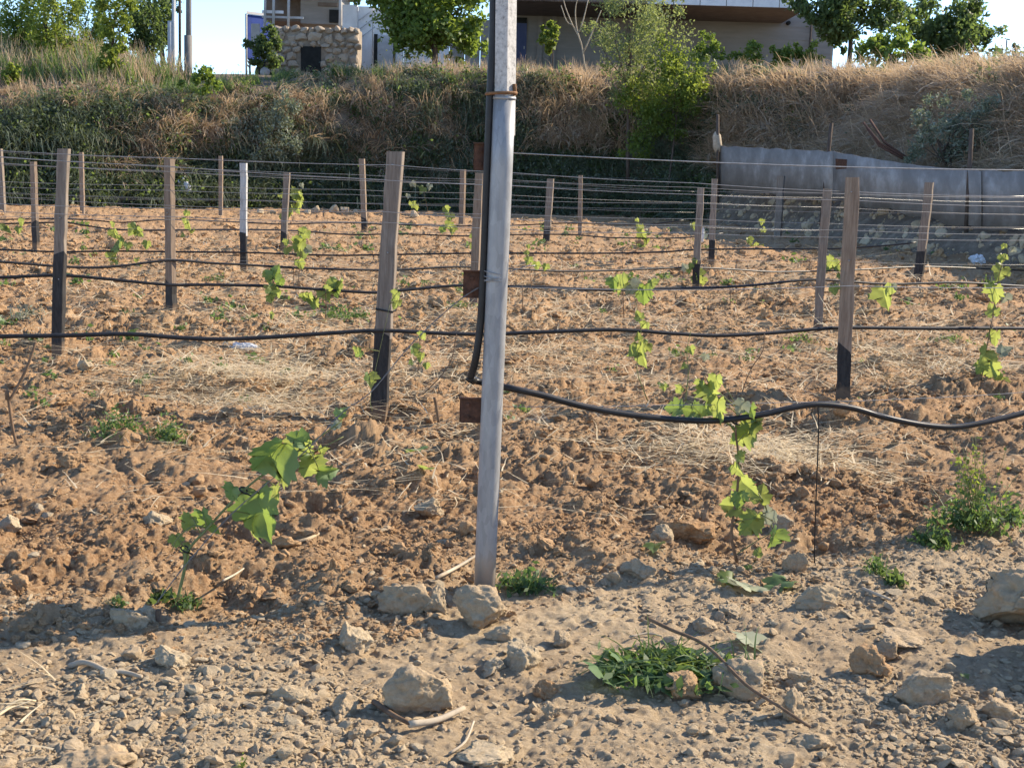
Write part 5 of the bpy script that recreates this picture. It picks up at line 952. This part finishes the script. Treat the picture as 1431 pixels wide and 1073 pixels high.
B(960, 980, 60, 40, 'crumbly earth lump left of the long low grey rock', CLOD, 53, 'clod', .8, .2, 7, 4, 'soil_clod', .25); B(420, 905, 30, 22, 'round tan stone on the verge left of the greyish rock', ROCK, 54); B(1020, 862, 40, 18, 'tan stone on the verge below the fallen leaves', ROCK, 55); B(985, 880, 46, 18, 'half buried brown stone above the pulled weeds', ROCK, 56)
B(280, 1005, 40, 18, 'half buried pale stone on the lower left verge', PALE, 57); B(395, 1060, 36, 14, 'thin white flake of stone at the lower edge', PALE, 58, deep=.5); B(1320, 850, 50, 22, 'brown stone left of the very large boulder', ROCK, 59)
o = B(1395, 985, 10, 10, 'x', ROCK, 61, 'boulder', .8, .15, 9, 5, 'boulder'); o.location = (2.0, 3.72, .16); o.scale = (.46, .46, .40); tag(o, 'bulky boulder just past the right edge that shades the verge', 'boulder')  # unseen boulder, added to throw shade across the right verge
# heap of pale stones below the bank
for i, (x, y, w_) in enumerate(((440, 296, 12), (452, 290, 14), (466, 298, 16), (458, 284, 12), (480, 297, 13), (474, 290, 11), (430, 300, 10), (500, 300, 12), (362, 300, 12), (380, 299, 9), (578, 305, 14), (345, 302, 8))):
    B(x, y, w_, w_*.8, ['pale field stone at the left of the little heap below the bank', 'round stone in the middle of the heap below the bank', 'largest stone of the heap below the bank', 'topmost stone of the heap below the bank', 'right end stone of the heap below the bank', 'small upper stone of the heap below the bank', 'little stone just left of the heap below the bank', 'lone pale stone right of the heap below the bank', 'pale stone right of the whitewashed post below the bank', 'tiny pale stone left of the vine wrapped post below the bank', 'white stone below the thin vine with dry tips', 'tiny stone right beside the whitewashed post below the bank'][i], PALE, 90+i, 'stone', .9, .15, 9, 3, 'field_stone', .1, 'pale stones below the bank')
# countable smaller stones, alike enough to share a label
rr = random.Random(21); sm = [rock_mesh('stone', ROCK if i % 2 else PALE, 700+i, 3, (1, .85, .65), 10, .12) for i in range(10)]; sc_ = [rock_mesh('clod', CLOD, 720+i, 3, (1, .9, .75), 7, .26) for i in range(8)]
n = 0
while n < 130:
    px, py = rr.uniform(-20, 1450), 800+285*rr.random()**.8; p = on(px, py); s = pxw(rr.choice((9, 11, 13, 16, 20)), p.y)*.5
    if soil_mask(np.array([p.x]), np.array([p.y]))[0] > .5: continue
    o = link(bpy.data.objects.new('stone', rr.choice(sm))); o.location = p+Vector((0, 0, s*.25)); o.scale = (s*1.1, s*1.1, s); o.rotation_euler = (rr.uniform(-.3, .3), rr.uniform(-.3, .3), rr.uniform(0, 6)); tag(o, 'small loose pale stone on the dusty verge', 'stone', 'small stones on the verge'); n += 1
n = 0
while n < 150:
    px, py = rr.uniform(-20, 1450), 560+290*rr.random(); p = on(px, py); s = pxw(rr.choice((10, 12, 15, 19, 25)), p.y)*.5
    if soil_mask(np.array([p.x]), np.array([p.y]))[0] < .5: continue
    o = link(bpy.data.objects.new('soil_clod', rr.choice(sc_))); o.location = p+Vector((0, 0, s*.25)); o.scale = (s, s, s); o.rotation_euler = (rr.uniform(-.5, .5), rr.uniform(-.5, .5), rr.uniform(0, 6)); tag(o, 'fist sized reddish clod on the ploughed soil', 'clod', 'clods on the ploughed soil'); n += 1
# ================================================================ LITTER
def crumple(name, c, size, mat, label, cat, seed, sub=4):
    r = random.Random(seed); bm = bmesh.new(); bmesh.ops.create_icosphere(bm, subdivisions=sub, radius=1); off = Vector((r.uniform(0, 30),)*3)
    for v in bm.verts:
        q = v.co*1.7+off; f = 1+.35*(abs(mnoise.noise(q))*2-.6)+.18*(abs(mnoise.noise(q*2.7))*2-.5); v.co = Vector((v.co.x*size[0]*f, v.co.y*size[1]*f, v.co.z*size[2]*f))
    me = bpy.data.meshes.new(name); bm.to_mesh(me); bm.free(); me.materials.append(mat); o = link(bpy.data.objects.new(name, me)); o.location = c; tag(o, label, cat); return o
k = N('clear_plastic'); k.col((0.75, 0.78, 0.80)); k.b.inputs['Alpha'].default_value = 0.55; CLEAR = k.rough(0.25)
WHITEPL = simple('white_plastic', (0.5, 0.52, 0.55), (0.66, 0.67, 0.69), 6, 0.5)
p = on(340, 490); crumple('plastic_bottle_scrap', p+Vector((0, 0, .03)), (.105, .05, .03), CLEAR, 'clear crumpled plastic scrap lying under the knee high hose', 'plastic', 1)
t, u, q = bank_px(263, 262); crumple('plastic_bag', q+Vector((0, -.3, 0)), (.19, .12, .26), WHITEPL, 'torn white plastic bag caught low on the shaded bank', 'bag', 2); crumple('plastic_bag', P(252, 274, q.y-.3), (.09, .06, .2), WHITEPL, 'small white rag hanging below the torn plastic bag', 'bag', 3)
p = on(1366, 370); crumple('plastic_bag', p+Vector((0, 0, .08)), (.13, .1, .1), WHITEPL, 'white plastic scrap on the ground left of the tall right vine', 'plastic', 4)
crumple('plastic_tie', R4.p(982, 328, -.06), (.018, .01, .09), WHITEPL, 'white plastic strip tied to the grey post left of the thick right ones', 'strip', 5, 3)
p = on(1090, 525); weed(1040, 528, 60, 8, 'dark dry weed tangle on the soil behind the leafy front vine', CANE, 60, 0, 70, sp=2)
